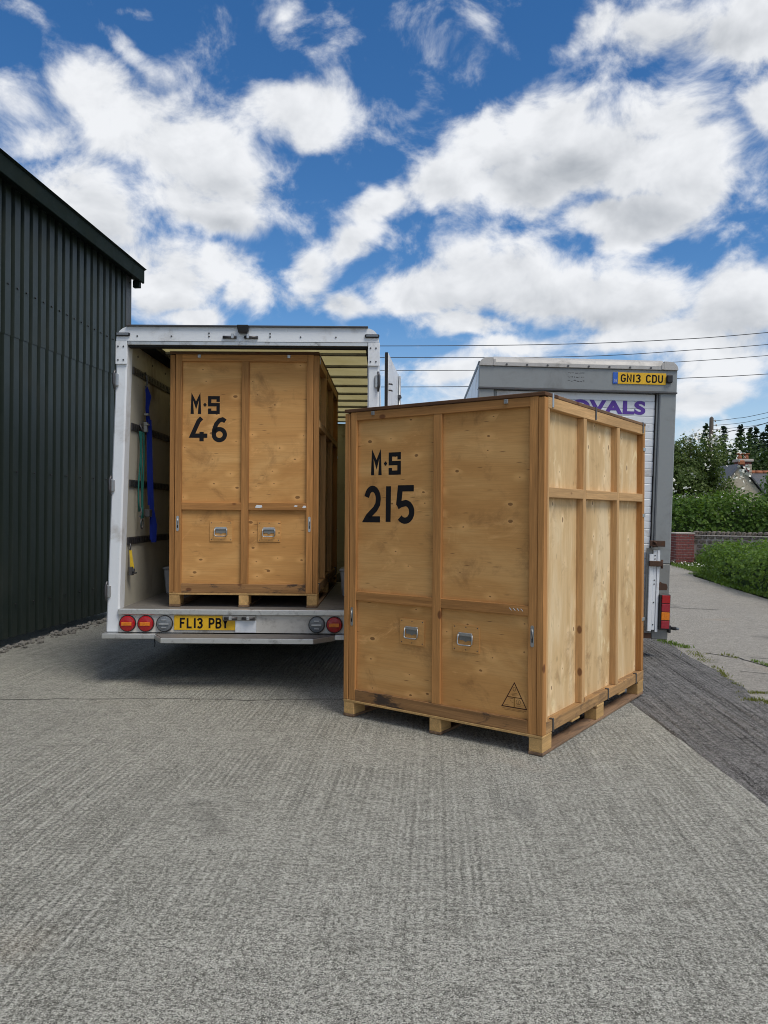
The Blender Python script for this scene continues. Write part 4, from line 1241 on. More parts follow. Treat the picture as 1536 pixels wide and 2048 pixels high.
def cab(par, w2, y0, mt):
    """side profile pushed across the cab, with windows and lamps"""
    pr = [(y0, 0.42), (y0 + 1.95, 0.42), (y0 + 2.0, 0.95), (y0 + 1.75, 1.25), (y0 + 1.15, 2.15), (y0, 2.22)]
    cb = MB().prism(pr, 'x', -w2, w2).build('cab', mt, par, 0.04)
    MB().hexa([(-w2 + 0.12, y0 + 1.775, 1.32), (w2 - 0.12, y0 + 1.775, 1.32), (w2 - 0.12, y0 + 1.745, 1.32), (-w2 + 0.12, y0 + 1.745, 1.32)], [(-w2 + 0.16, y0 + 1.26, 2.06), (w2 - 0.16, y0 + 1.26, 2.06), (w2 - 0.16, y0 + 1.23, 2.06), (-w2 + 0.16, y0 + 1.23, 2.06)]).build('windscreen', M['black'], cb)
    for s_ in (-1, 1):
        MB().prism([(y0 + 0.35, 1.35), (y0 + 1.45, 1.35), (y0 + 1.0, 2.0), (y0 + 0.35, 2.02)], 'x', s_ * (w2 + 0.001), s_ * (w2 + 0.006)).build('side_window', M['black'], cb)
        boxo('door_mirror', M['black'], cb, (s_ * (w2 + 0.12) - 0.08, s_ * (w2 + 0.12) + 0.08, y0 + 1.35, y0 + 1.43, 1.35, 1.75), 0.02)
        boxo('headlamp', M['lens_clear'], cb, (s_ * (w2 - 0.2) - 0.13, s_ * (w2 - 0.2) + 0.13, y0 + 1.98, y0 + 2.02, 0.75, 0.93), 0.02)
cab(van, 1.02, BY1 + 0.15 - OY, M['van_white'])

# things in the van
bs = empty('ratchet_strap', (wall_x(2.7) + 0.03, 6.90, 1.2))
tag(bs, 'long blue webbing strap hanging from the rail inside the van', 'strap')
sx_ = bs.location.x
mb = MB()
def web(mb, pts, wd, th=0.004):
    """webbing hung flat against the wall: width along y"""
    for (a, b_) in zip(pts, pts[1:]):
        wa = a[3] if len(a) > 3 else wd; wb = b_[3] if len(b_) > 3 else wd
        k7 = 0.72; k6 = 0.69                              # hangs slantwise, one edge against the wall
        mb.hexa([(a[0], a[1] - wa * k6 / 2, a[2]), (a[0] + th, a[1] - wa * k6 / 2, a[2]), (a[0] + th + wa * k7, a[1] + wa * k6 / 2, a[2]), (a[0] + wa * k7, a[1] + wa * k6 / 2, a[2])],
                [(b_[0], b_[1] - wb * k6 / 2, b_[2]), (b_[0] + th, b_[1] - wb * k6 / 2, b_[2]), (b_[0] + th + wb * k7, b_[1] + wb * k6 / 2, b_[2]), (b_[0] + wb * k7, b_[1] + wb * k6 / 2, b_[2])])
web(mb, [(0.0, -0.02, 1.42, 0.02), (0.006, 0.0, 1.33, 0.05), (0.0, 0.005, 1.22, 0.03), (0.004, 0.03, 1.05, 0.036), (0.006, 0.05, 0.62, 0.046), (0.005, 0.08, 0.34, 0.04)], 0.06)
web(mb, [(0.020, 0.02, 1.12, 0.03), (0.018, 0.060, 0.60, 0.038), (0.018, 0.095, 0.25, 0.042), (0.016, 0.11, 0.02, 0.04)], 0.06)
web(mb, [(0.028, 0.06, 0.31, 0.04), (0.032, 0.11, 0.16, 0.05), (0.028, 0.12, -0.005, 0.045)], 0.06)
mb.build('webbing', M['blue_web'], bs)
MB().tube([(0.0, -0.03, 1.54), (0.02, -0.035, 1.50), (0.022, -0.02, 1.45), (0.005, -0.02, 1.40), (0.012, 0.0, 1.36)], 0.008, 6).build('hook', M['steel_dark'], bs)
MB().box(-0.002, 0.03, -0.055, -0.015, 1.00, 1.09).box(0.0, 0.045, -0.06, -0.02, 1.06, 1.075).box(0.0, 0.04, -0.05, -0.01, 1.15, 1.17).build('ratchet', M['galv'], bs, 0.003)
MB().box(0.0, 0.05, -0.02, 0.06, 0.23, 0.30).build('buckle', M['steel_dark'], bs, 0.006)
gr_ = empty('bungee_rope', (wall_x(2.2) + 0.02, 6.80, 1.32))
tag(gr_, 'thin green bungee ropes looped beside the blue strap in the van', 'rope')
for k, (dy, a, zb) in enumerate(((-0.02, 0.055, 0.16), (0.02, -0.03, 0.03), (0.05, 0.03, 0.10))):
    pts = [(0.01 + 0.006 * k, dy + a * math.sin(s_ / 8 * math.pi * 2) * 0.5, 0.88 - (0.88 - zb) * s_ / 8) for s_ in range(9)]
    MB().tube(pts, 0.0075, 6).build('rope', M['green_rope'], gr_)
MB().tube([(0.02, 0.03 + 0.035 * math.cos(R(a)), 0.05 + 0.045 * math.sin(R(a))) for a in range(0, 361, 30)], 0.007, 6, False).build('hook_ring', M['steel_dark'], gr_)
MB().tube([(0.02, -0.02, 0.20), (0.025, 0.0, 0.15), (0.02, -0.01, 0.11), (0.02, -0.04, 0.12)], 0.006, 6).build('hook', M['steel_dark'], gr_)
MB().tube([(0.005, 0.0, 0.94), (0.02, 0.01, 0.90), (0.02, 0.03, 0.87)], 0.010, 6).build('hook', M['steel_dark'], gr_)
ys_ = empty('ratchet_buckle', (wall_x(1.1) + 0.015, 6.655, 0.92))
tag(ys_, 'short yellow strap with metal ratchet hanging low in the van', 'strap')
mb = MB(); web(mb, [(0, 0, 0.22, 0.02), (0.006, 0.002, 0.16, 0.022), (0.008, 0.01, 0.08, 0.032), (0.008, 0.012, 0.06, 0.032)], 0.05); mb.build('webbing', M['yellow_web'], ys_)
MB().box(0.0, 0.03, -0.022, 0.045, 0.0, 0.075).box(0.004, 0.055, 0.0, 0.05, 0.012, 0.026).box(0.004, 0.05, -0.01, 0.01, 0.03, 0.06).build('ratchet', M['steel_dark'], ys_, 0.004)
MB().tube([(0.003, 0.0, 0.21), (0.012, 0.0, 0.25), (0.006, 0.0, 0.28)], 0.006, 6).build('hook', M['steel_dark'], ys_)
def tub(x, y, lab):
    tb = empty('storage_tub', (x, y, FZ + 0.002)); tag(tb, lab, 'tub')
    MB().hexa([(-0.10, -0.14, 0), (0.10, -0.14, 0), (0.10, 0.14, 0), (-0.10, 0.14, 0)], [(-0.12, -0.16, 0.25), (0.12, -0.16, 0.25), (0.12, 0.16, 0.25), (-0.12, 0.16, 0.25)]).build('body', M['tub'], tb, 0.012)
    MB().box(-0.128, 0.128, -0.168, 0.168, 0.2505, 0.272).build('lid', M['tub'], tb, 0.006)
tub(-2.09, 7.76, 'white plastic tub against the left wall behind the loaded crate')
tub(-0.31, 7.66, 'grey white tub on the van floor right of the loaded crate')

# ------------------------------------------------------------------ second van with roller shutter
v2 = empty('box_van', (1.925, 7.9, 0), (0, 0.028, -0.046))
tag(v2, 'grey framed box van with closed white roller shutter, registration GN13 CDU', 'van')
HW = 1.022
def b2(name, mt, b, bevel=0.0, parent=None):
    return MB().box(*b).build(name, mt, parent or v2, bevel)
for s_ in (-1, 1):
    xa, xb_ = (HW - 0.170, HW) if s_ > 0 else (-HW, -HW + 0.165)
    b2('rear_post', M['van_grey'], (xa, xb_, 0.0, 0.12, 1.00, 2.78), 0.010)
    lp = b2('rear_post', M['galv'], (xa + 0.001, xb_ - 0.001, 0.001, 0.12, 0.215, 0.9985), 0.008)
    b2('post_channel', M['van_grey'], (xa - 0.03 if s_ > 0 else xb_ + 0.001, xa - 0.001 if s_ > 0 else xb_ + 0.03, 0.03, 0.12, 0.30, 2.78), 0.004)
    # lamp cluster
    xo = HW - 0.002 if s_ > 0 else -HW + 0.117
    cl = b2('tail_lamp', M['black'], (xo - 0.115, xo, -0.055, -0.0005, 0.325, 0.690), 0.006)
    for k, cmt in enumerate(('lens_red2', 'lens_amber', 'lens_red2', 'lens_red')):
        b2('lens', M[cmt], (xo - 0.092, xo - 0.008, -0.068, -0.0555, 0.338 + k * 0.087, 0.338 + k * 0.087 + 0.081), 0.004, cl)
    b2('side_marker', M['black'], (HW - 0.004 if s_ > 0 else -HW - 0.02, HW + 0.02 if s_ > 0 else -HW + 0.004, -0.03, 0.02, 0.29, 0.37), 0.004)
    MB().tube([(s_ * (HW + 0.02), -0.008, 0.340), (s_ * (HW + 0.075), -0.010, 0.335)], [0.016, 0.019], 10).build('side_marker', M['rubber'], v2)
    MB().tube([(s_ * (HW + 0.0755), -0.010, 0.335), (s_ * (HW + 0.105), -0.011, 0.333)], [0.017, 0.012], 10).build('side_marker', M['lens_clear'], v2)
    # corroded patch
    pr = [(xa + 0.02 + 0.13 * u, 0.76 + v) for u, v in ((0, -0.035), (0.95, -0.03), (1, 0.0), (0.9, 0.035), (0.55, 0.04), (0.45, 0.055), (0.25, 0.035), (0.02, 0.02))]
    MB().prism(pr, 'y', -0.0008, 0.002).build('worn_patch', M['rust'], lp)
b2('rear_sill', M['rust'], (-HW + 0.166, HW - 0.171, 0.002, 0.12, 0.22, 0.315), 0.004)
hd2 = b2('header', M['van_grey'], (-HW, HW, -0.006, 0.12, 2.7805, 3.005), 0.006)
b2('header_lip', M['steel_dark'], (-HW - 0.003, HW + 0.003, -0.02, 0.12, 2.764, 2.7800), 0.003)
# rounded weathered roof cap
ca = [(0.12, 3.0055), (-0.022, 3.0055), (-0.022, 3.045), (-0.005, 3.085), (0.03, 3.112), (0.12, 3.12)]
MB().prism(ca, 'x', -HW + 0.145, HW - 0.145).build('roof_cap', M['cap_grey'], v2, 0.004)
for s_ in (-1, 1):
    n = 7
    pr = []
    for k in range(n + 1):
        a = R(90 * k / n)
        pr.append((s_ * (HW - 0.085 + 0.088 * math.sin(a)), 3.012 + 0.082 * math.cos(a)))
    pr = [(s_ * (HW - 0.1445), 3.0055), (s_ * (HW - 0.1445), 3.096)] + pr + [(s_ * (HW + 0.003), 3.0055)]
    cn = MB().prism(pr, 'y', -0.026, 0.14).build('cap_corner', M['cap_grey'], v2, 0.004)
    b2('bracket', M['cap_grey'], (s_ * (HW - 0.155) - 0.012, s_ * (HW - 0.155) + 0.012, -0.030, -0.0265, 3.01, 3.075), 0.001, cn)
for k in range(8):
    x_ = -0.74 + k * 0.212
    MB().tube([(x_, -0.022, 3.022), (x_, -0.029, 3.022)], 0.011, 8).build('bolt', M['steel_dark'], v2)
# faded rows of lettering, no longer readable
mb = MB()
for r_ in range(3):
    x_ = -0.10
    while x_ < 0.07:
        l_ = random.uniform(0.008, 0.03)
        z_ = 2.955 - r_ * 0.042 + random.uniform(-0.003, 0.003)
        ribbon(mb, [(x_, z_), (x_ + l_ * 0.5, z_ + random.uniform(-0.006, 0.008)), (x_ + l_, z_)], random.uniform(0.004, 0.012), lambda a, b_: (a, -0.0065, b_))
        x_ += l_ + random.uniform(0.002, 0.012)
mb.build('faded_marks', M['steel_dark'], hd2)
p2 = b2('registration_plate', M['yellow_plate'], (0.412, 0.905, -0.0145, -0.0062, 2.853, 2.972), 0.002)
b2('plate_band', M['blue_band'], (0.362, 0.4115, -0.0146, -0.0062, 2.853, 2.972), 0.002, p2)
strokes(p2, 'band_letters', [arc(0.380, 2.885, 0.006, 0.009, 30, 330, 8), [(0.392, 2.875), (0.392, 2.895), (0.399, 2.893), (0.394, 2.885), (0.400, 2.878), (0.392, 2.875)]], 0.003, -0.0152, M['van_white'])
plate_text('GN13 CDU', 0.445, 0.872, 2.873, 2.952, -0.0152, M['ink'], p2)
b2('plate_lamp', M['black'], (0.906, 0.968, -0.045, -0.0065, 2.872, 2.955), 0.010)
# shutter slats, each its own
sh = empty('roller_shutter'); sh.parent = v2
SX0, SX1 = -HW + 0.200, HW - 0.205
NS = 31
sz_ = (2.763 - 0.34) / NS
mesh_cache = None
for k in range(NS):
    z0 = 0.34 + k * sz_
    if mesh_cache is None:
        pr = [(0.060, 0.0), (0.0505, 0.0012), (0.0465, 0.007), (0.045, sz_ - 0.007), (0.0490, sz_ - 0.0018), (0.060, sz_ - 0.0008)]
        o = MB().prism([(y, z) for y, z in pr], 'x', SX0, SX1).build('slat', M['van_white'], sh)
        mesh_cache = o.data
    else:
        o = bpy.data.objects.new('slat', mesh_cache); COL.objects.link(o); o.parent = sh
    o.location = (random.uniform(-0.003, 0.003), 0, z0)
b2('shutter_backing', M['van_grey'], (SX0 - 0.03, SX1 + 0.03, 0.063, 0.085, 0.3, 2.77), 0, sh)
b2('side_seal', M['rubber'], (SX1 + 0.004, SX1 + 0.012, 0.028, 0.06, 0.34, 2.76), 0.001, sh)
# REMOVALS in purple capitals
tcv = bpy.data.curves.new('lettering', 'FONT')
tcv.body = 'REMOVALS'; tcv.size = 0.195; tcv.offset = 0.0085; tcv.extrude = 0.0; tcv.align_x = 'RIGHT'; tcv.space_character = 1.07
to = bpy.data.objects.new('tmp_text', tcv); COL.objects.link(to)
bpy.context.view_layer.update()
dg = bpy.context.evaluated_depsgraph_get()
tme = bpy.data.meshes.new_from_object(to.evaluated_get(dg))
bpy.data.objects.remove(to)
co = np.empty(len(tme.vertices) * 3, np.float32); tme.vertices.foreach_get('co', co); co = co.reshape(-1, 3)
x1_, x0_, zt, zb_ = co[:, 0].max(), co[:, 0].min(), co[:, 1].max(), co[:, 1].min()
new = np.stack([0.722 - (x1_ - co[:, 0]) * 1.245 / (x1_ - x0_), np.full(len(co), 0.0435), 2.545 + (co[:, 1] - zb_) * 0.143 / (zt - zb_)], 1)
tme.vertices.foreach_set('co', new.astype(np.float32).ravel())
tme.materials.clear(); tme.materials.append(M['purple'])
tx = bpy.data.objects.new('lettering', tme); COL.objects.link(tx); tx.parent = sh
# white runner with pressed holes and rusty catches low on the right
for s_ in (1, -1):
    c0 = 0.800 if s_ > 0 else -0.905
    g_ = b2('shutter_guide', M['van_white'], (c0, c0 + 0.038, -0.032, -0.004, 0.30, 1.10), 0.003)
    b2('shutter_guide', M['van_white'], (c0 + 0.0395, c0 + 0.074, -0.026, -0.004, 0.315, 1.15), 0.003)
    b2('shutter_guide', M['van_white'], (c0 + 0.0755, c0 + 0.104, -0.034, -0.004, 0.295, 1.14), 0.003)
    for zz in (1.085, 1.05, 0.83, 0.79, 0.60, 0.37):
        MB().tube([(c0 + 0.055, -0.0265, zz), (c0 + 0.055, -0.030, zz)], 0.007, 8).build('bolt', M['steel_dark'], g_)
    b2('guide_backing', M['galv'], (c0 - 0.02, c0 + 0.05, -0.0035, 0.028, 0.28, 1.16))
    lt = b2('catch', M['rust'], (c0 - 0.01, c0 + 0.145, -0.058, -0.0345, 1.180, 1.240), 0.004)
    MB().tube([(c0 + 0.02, -0.062, 1.235), (c0 + 0.05, -0.075, 1.215), (c0 + 0.045, -0.07, 1.185), (c0 + 0.015, -0.065, 1.18)], 0.010, 6).build('catch_pin', M['rust'], lt)
    b2('catch', M['rust'], (c0 - 0.01, c0 + 0.115, -0.062, -0.0345, 0.975, 1.030), 0.004)
    MB().tube([(c0 + 0.12, -0.050, 0.955), (c0 + 0.12, -0.050, 1.045)], 0.012, 8).build('catch', M['rust'], v2)
    b2('hasp', M['galv'], (c0 + 0.015, c0 + 0.075, -0.050, -0.0345, 1.145, 1.1795), 0.004)
# body
BL2 = 4.4
b2('side_wall', M['van_white'], (-HW + 0.004, -HW + 0.03, 0.1205, BL2, 0.60, 3.02))
b2('side_wall', M['van_white'], (HW - 0.03, HW - 0.004, 0.1205, BL2, 0.60, 3.02))
b2('front_wall', M['van_white'], (-HW + 0.03, HW - 0.03, BL2 - 0.03, BL2, 0.60, 3.02))
b2('body_floor', M['van_floor'], (-HW + 0.03, HW - 0.03, 0.1205, BL2 - 0.031, 0.56, 0.62))
for s_ in (-1, 1):
    tr_ = b2('roof_trim', M['steel_dark'], (s_ * HW - (0.016 if s_ > 0 else 0.0), s_ * HW + (0.016 if s_ < 0 else 0.0), 0.141, BL2, 3.0205, 3.085), 0.004)
    for k in range(34):
        MB().tube([(s_ * (HW), 0.2 + k * 0.125, 3.05), (s_ * (HW + 0.004), 0.2 + k * 0.125, 3.05)], 0.014, 6).build('rivet', M['alu'], tr_)
b2('roof', M['cap_grey'], (-HW + 0.0165, HW - 0.0165, 0.141, BL2, 3.0205, 3.075))
b2('chassis_rail', M['chassis'], (-0.5, -0.4, 0.12, 6, 0.38, 0.555)); b2('chassis_rail', M['chassis'], (0.4, 0.5, 0.12, 6, 0.38, 0.555))
for (xc, yc) in ((-0.84, 1.5), (0.84, 1.5), (-0.86, 5.2), (0.86, 5.2)):
    wheel(xc, yc, 0.34, 0.22, v2, 1, M['galv'])
cab(v2, 0.96, BL2 + 0.05, M['van_white'])

# ------------------------------------------------------------------ verge, wall and pillar by the lane
def tuft(mb_pts, x, y, z, n, h_, spread):
    V = []; F = []
    for k in range(n):
        a = random.uniform(0, 6.283); r_ = abs(random.gauss(0, spread))
        bx_, by_ = x + r_ * math.cos(a), y + r_ * math.sin(a)
        hh = h_ * random.uniform(0.5, 1.2); b_ = random.uniform(0, 6.283); ln = hh * random.uniform(0.1, 0.7)
        wd = 0.004 + hh * 0.035
        px, py = -math.sin(b_) * wd, math.cos(b_) * wd
        mb_pts.append([(bx_ - px, by_ - py, z), (bx_ + px, by_ + py, z), (bx_ + px * 0.6 + math.cos(b_) * ln * 0.5, by_ + py * 0.6 + math.sin(b_) * ln * 0.5, z + hh * 0.7), (bx_ + math.cos(b_) * ln, by_ + math.sin(b_) * ln, z + hh)])


def blades(name, pts4, mt, parent=None):
    v = np.array(pts4).reshape(-1, 3); f = np.arange(len(v)).reshape(-1, 4)
    return raw_mesh(name, v, f, mt, parent)


verge = [(7.62, 18.7), (8.15, 19.3), (8.55, 20.6), (8.35, 21.6), (8.40, 23.3), (14, 24), (14, 10), (7.2, 10.5), (6.95, 14)]
sheet('verge', verge, 0.006, M['turf'])
pts4 = []
for k in range(2600):
    y_ = random.uniform(16.2, 22.6); x_ = random.uniform(7.9 + 0.1 * (y_ - 18.7), 10.5) if y_ > 18.7 else random.uniform(7.28 + 0.2 * (y_ - 16.2), 8.2)
    tuft(pts4, x_, y_, 0.004, 3, 0.09, 0.04)
for k in range(700):
    y_ = random.uniform(10.5, 18.8)
    x_ = (7.2 - 0.25 * (y_ - 10.5) / 3.5 if y_ < 14 else 6.95 + 0.67 * (y_ - 14) / 4.7) + random.uniform(-0.06, 0.25)
    tuft(pts4, x_, y_, 0.0, 4, 0.05, 0.05)
for k in range(500):
    x_ = random.uniform(9.0, 12.0); tuft(pts4, x_, 21.8 - (x_ - 9) * 0.66 + random.uniform(-0.25, 0.1), 0.0, 3, 0.30, 0.06)
tag(blades('grass', pts4, M['grass']), 'green grass verge in front of the stone wall', 'grass', None, 'stuff')
dp = [(random.uniform(7.95 + 0.1 * (y_ - 18.7), 9.7), y_, random.uniform(0.07, 0.13)) for y_ in RNG.uniform(18.9, 22.0, 240)]
tag(leaf_cloud('daisies', dp, 0.040, M['petal'], None, 2.0, 1.4), 'white daisies scattered over the grass verge', 'flowers', None, 'stuff')

# brick pillar
bp = empty('brick_pillar', (8.77, 22.3, 0)); tag(bp, 'red brick gate pillar ending the stone wall', 'pillar')
PWD = 0.27
boxo('mortar_core', M['mortar'], bp, (-PWD + 0.012, PWD - 0.012, -PWD + 0.012, PWD - 0.012, 0, 0.90))
bm_cache = {}
def brick(parent, x0, x1, y0, y1, z0, z1):
    key = (round(x1 - x0, 3), round(y1 - y0, 3))
    if key not in bm_cache:
        o = MB().box(0, x1 - x0, 0, y1 - y0, 0, z1 - z0).build('brick', M['brick'], parent, 0.004); bm_cache[key] = o.data
    else:
        o = bpy.data.objects.new('brick', bm_cache[key]); COL.objects.link(o); o.parent = parent
    o.location = (x0, y0, z0)
for c_ in range(12):
    z0 = 0.004 + c_ * 0.0745; z1 = z0 + 0.063
    cuts = [-PWD, -PWD / 3, PWD / 3, PWD] if c_ % 2 else [-PWD, -PWD * 0.66, 0.0, PWD * 0.66, PWD]
    for a, b_ in zip(cuts, cuts[1:]):
        j = random.uniform(-0.003, 0.003)
        brick(bp, a + 0.006, b_ - 0.006, -PWD + j, -PWD + 0.10 + j, z0, z1)
    for a, b_ in ((-PWD + 0.115, 0.0), (0.0, PWD - 0.006)):
        brick(bp, -PWD, -PWD + 0.10, a + 0.006, b_ - 0.006, z0, z1)
boxo('cap', M['mortar'], bp, (-PWD - 0.01, PWD + 0.02, -PWD - 0.01, PWD + 0.01, 0.9005, 0.935), 0.008)

# stone wall, stone by stone
sw_ = empty('stone_wall', (9.05, 22.25, 0), (0, 0, math.atan2(-1.7, 2.4))); tag(sw_, 'low rubble stone wall running right from the brick pillar', 'wall')
WL = 4.6
boxo('wall_core', M['mortar'], sw_, (0, WL, 0.05, 0.36, 0, 0.84))
stone_meshes = []
for k in range(8):
    me = bpy.data.meshes.new('stone')
    q = iv * (1 + RNG.normal(0, 0.10, (len(iv), 1)))
    q = np.sign(q) * np.abs(q) ** 0.6
    me.from_pydata([tuple(v) for v in q], [], [tuple(f) for f in ifc]); me.materials.append(M['stone'])
    stone_meshes.append(me)
def put_stone(parent, p, s_, rz=0.0, ry=0.0):
    o = bpy.data.objects.new('stone', random.choice(stone_meshes)); COL.objects.link(o); o.parent = parent
    o.location = p; o.scale = s_; o.rotation_euler = (random.uniform(-0.1, 0.1), ry, rz)
z_ = 0.0; row = 0
while z_ < 0.80:
    hh = random.uniform(0.10, 0.15); x_ = 0.02 + random.uniform(0, 0.1)
    while x_ < WL - 0.1:
        l_ = random.uniform(0.12, 0.30)
        put_stone(sw_, (x_ + l_ / 2, 0.075 + random.uniform(-0.012, 0.012), z_ + hh / 2), (l_ / 2 * 0.93, 0.085, hh / 2 * 0.92), 0, random.uniform(-0.12, 0.12))
        x_ += l_
    z_ += hh
boxo('coping_bed', M['mortar'], sw_, (-0.05, WL, 0.0, 0.40, 0.842, 0.872), 0.004)
x_ = 0.0
while x_ < WL - 0.1:
    l_ = random.uniform(0.09, 0.17)
    put_stone(sw_, (x_ + l_ / 2, 0.19, 0.925 + random.uniform(-0.012, 0.012)), (l_ / 2 * 0.95, 0.17, random.uniform(0.055, 0.085)), 0, random.uniform(-0.3, 0.3))
    x_ += l_

# hedges
hedge('low_hedge', 'low clipped green hedge beside the lane at the right edge', [(8.72, 19.0), (7.98, 16.0), (7.66, 13.0), (7.4, 9.5)], 0.85, 0.82, M['leaf_low'], 420, 0.072, 0.10)
hedge('tall_hedge', 'tall dense leafy hedge behind the stone wall', [(-12.0, 27.5), (4.0, 25.8), (9.0, 25.3), (13.0, 24.3), (18.0, 22.5)], 1.0, 2.02, M['leaf_hedge'], 270, 0.12, 0.10)

# weeds in the joints
def weed(pts, n, h_, spread, lab, mt):
    q = []
    cx, cy = pts[0]
    for (x, y) in pts:
        big_ = random.uniform(0.35, 1.0)
        tuft(q, x - cx, y - cy, -0.010, int(n * big_ * 1.8) + 2, h_ * big_ * 0.75, spread * 1.3)
    o = blades('weed_tuft', q, mt)
    o.location = (cx, cy, 0)
    return tag(o, lab, 'weeds', 'weeds growing in the lane joints', 'stuff' if ('moss' in lab) else None)
def seg_pts(a, b_, n, j=0.03):
    return [(a[0] + (b_[0] - a[0]) * k / n + random.uniform(-j, j), a[1] + (b_[1] - a[1]) * k / n + random.uniform(-j, j)) for k in range(n + 1)]
weed(seg_pts((3.28, 8.95), (3.42, 8.45), 14), 14, 0.055, 0.035, 'green weeds at the corner of the second van', M['grass'])
weed(seg_pts((3.40, 8.25), (3.28, 7.7), 16), 8, 0.03, 0.05, 'sparse moss along the tarmac edge below the van corner', M['weed'])
weed(seg_pts((3.27, 7.45), (3.10, 6.62), 18, 0.02), 10, 0.035, 0.02, 'long yellow green weed line between tarmac and lane', M['weed'])
weed(seg_pts((3.62, 8.12), (3.72, 7.95), 6), 9, 0.04, 0.03, 'small grass tuft on the far crack in the lane', M['weed'])
weed(seg_pts((3.80, 7.80), (3.86, 7.25), 12, 0.02), 10, 0.05, 0.025, 'thick grass tuft halfway along the crack in the lane', M['grass'])
weed(seg_pts((3.02, 6.40), (3.20, 6.38), 6, 0.02), 10, 0.03, 0.02, 'dry moss patch on the lane edge near the tarmac', M['weed'])
weed(seg_pts((2.98, 6.14), (3.12, 6.02), 8, 0.03), 14, 0.045, 0.03, 'yellowish weed clump nearest the yard at right', M['weed'])
def crack(pts, wd):
    mb = MB()
    q = []
    for (a, b_) in zip(pts, pts[1:]):
        for k in range(8):
            q.append((a[0] + (b_[0] - a[0]) * k / 8 + random.uniform(-0.012, 0.012), a[1] + (b_[1] - a[1]) * k / 8 + random.uniform(-0.02, 0.02)))
    ribbon(mb, q, wd, lambda x, y: (x, y, -0.008))
    tag(mb.build('road_crack', M['chassis'], None), kind='structure')
crack([(3.50, 8.18), (3.72, 7.92), (3.86, 7.25), (4.2, 6.5), (4.6, 5.2)], 0.016)
crack([(3.86, 7.95), (4.6, 7.75), (6.2, 7.6)], 0.012)
crack([(3.42, 7.25), (3.8, 7.05), (4.6, 7.0)], 0.010)
crack([(3.05, 6.38), (3.4, 6.42), (4.3, 6.5)], 0.010)
crack([(3.6, 13.2), (4.4, 12.2), (5.4, 11.8)], 0.02)

# ------------------------------------------------------------------ cottage, trees, pole, wires
ct = empty('cottage', (19.5, 42, 0)); tag(ct, 'stone cottage with slate roofs and red ridge tiles beyond the hedge', 'cottage')
boxo('wall', M['render'], ct, (-0.85, 6.0, 1.2, 5.0, 0, 2.6))
def roof_pair(name, x0, x1, yc, half, ze, zr, par):
    r_ = MB().hexa([(x0, yc - half, ze), (x1, yc - half, ze), (x1, yc, zr - 0.06), (x0, yc, zr - 0.06)], [(x0, yc - half, ze + 0.07), (x1, yc - half, ze + 0.07), (x1, yc, zr), (x0, yc, zr)]).build(name, M['slate'], par)
    MB().hexa([(x0, yc + half, ze), (x1, yc + half, ze), (x1, yc + 0.002, zr - 0.06), (x0, yc + 0.002, zr - 0.06)], [(x0, yc + half, ze + 0.07), (x1, yc + half, ze + 0.07), (x1, yc + 0.002, zr), (x0, yc + 0.002, zr)]).build(name, M['slate'], par)
    return r_
mr = roof_pair('roof', -0.95, 6.2, 3.1, 2.3, 2.5, 3.95, ct)
k_ = -0.95
while k_ < 6.1:
    MB().tube([(k_, 3.1, 3.97), (k_ + 0.42, 3.1, 3.97)], 0.11, 8).build('ridge_tile', M['terracotta'], mr); k_ += 0.44
# projecting gable: wall and roof slopes
MB().prism([(-1.5, 0), (1.5, 0), (1.5, 2.3), (0.05, 4.10), (-1.5, 2.3)], 'y', -0.4, 2.2).build('gable_wall', M['render'], ct)
for s_ in (-1, 1):
    MB().hexa([(0.05, -0.55, 4.14), (s_ * 1.85, -0.55, 2.0), (s_ * 1.85, 3.0, 2.0), (0.05, 3.0, 4.14)], [(0.05, -0.55, 4.25), (s_ * 1.85, -0.55, 2.11), (s_ * 1.85, 3.0, 2.11), (0.05, 3.0, 4.25)]).build('gable_roof', M['slate'], ct)
MB().box(-0.10, 0.20, -0.62, -0.40, 4.18, 4.42).build('finial', M['terracotta'], ct, 0.03)
gw = boxo('window', M['van_white'], ct, (-0.4, 0.4, -0.44, -0.401, 1.0, 1.9)); boxo('pane', M['black'], gw, (-0.33, 0.33, -0.445, -0.4405, 1.07, 1.83))
ch = empty('chimney', (1.75, 2.9, 0)); ch.parent = ct
boxo('stack', M['brick'], ch, (-0.34, 0.34, -0.34, 0.34, 3.3, 4.55))
for k in range(6):
    for s_ in (-1, 1):
        l_ = 0.16 if k % 2 else 0.24
        boxo('quoin', M['render'], ch, (s_ * 0.36 - (l_ if s_ > 0 else 0), s_ * 0.36 + (l_ if s_ < 0 else 0), -0.362, -0.30, 3.42 + k * 0.17, 3.42 + k * 0.17 + 0.14))
boxo('stack_cap', M['mortar'], ch, (-0.44, 0.44, -0.44, 0.44, 4.551, 4.72), 0.03)
for dx in (-0.19, 0.19):
    MB().tube([(dx, 0, 4.72), (dx, 0, 5.02)], [0.14, 0.12], 10).build('chimney_pot', M['terracotta'], ch)
boxo('pot_cover', M['terracotta'], ch, (-0.36, 0.36, -0.16, 0.16, 5.021, 5.06), 0.01)

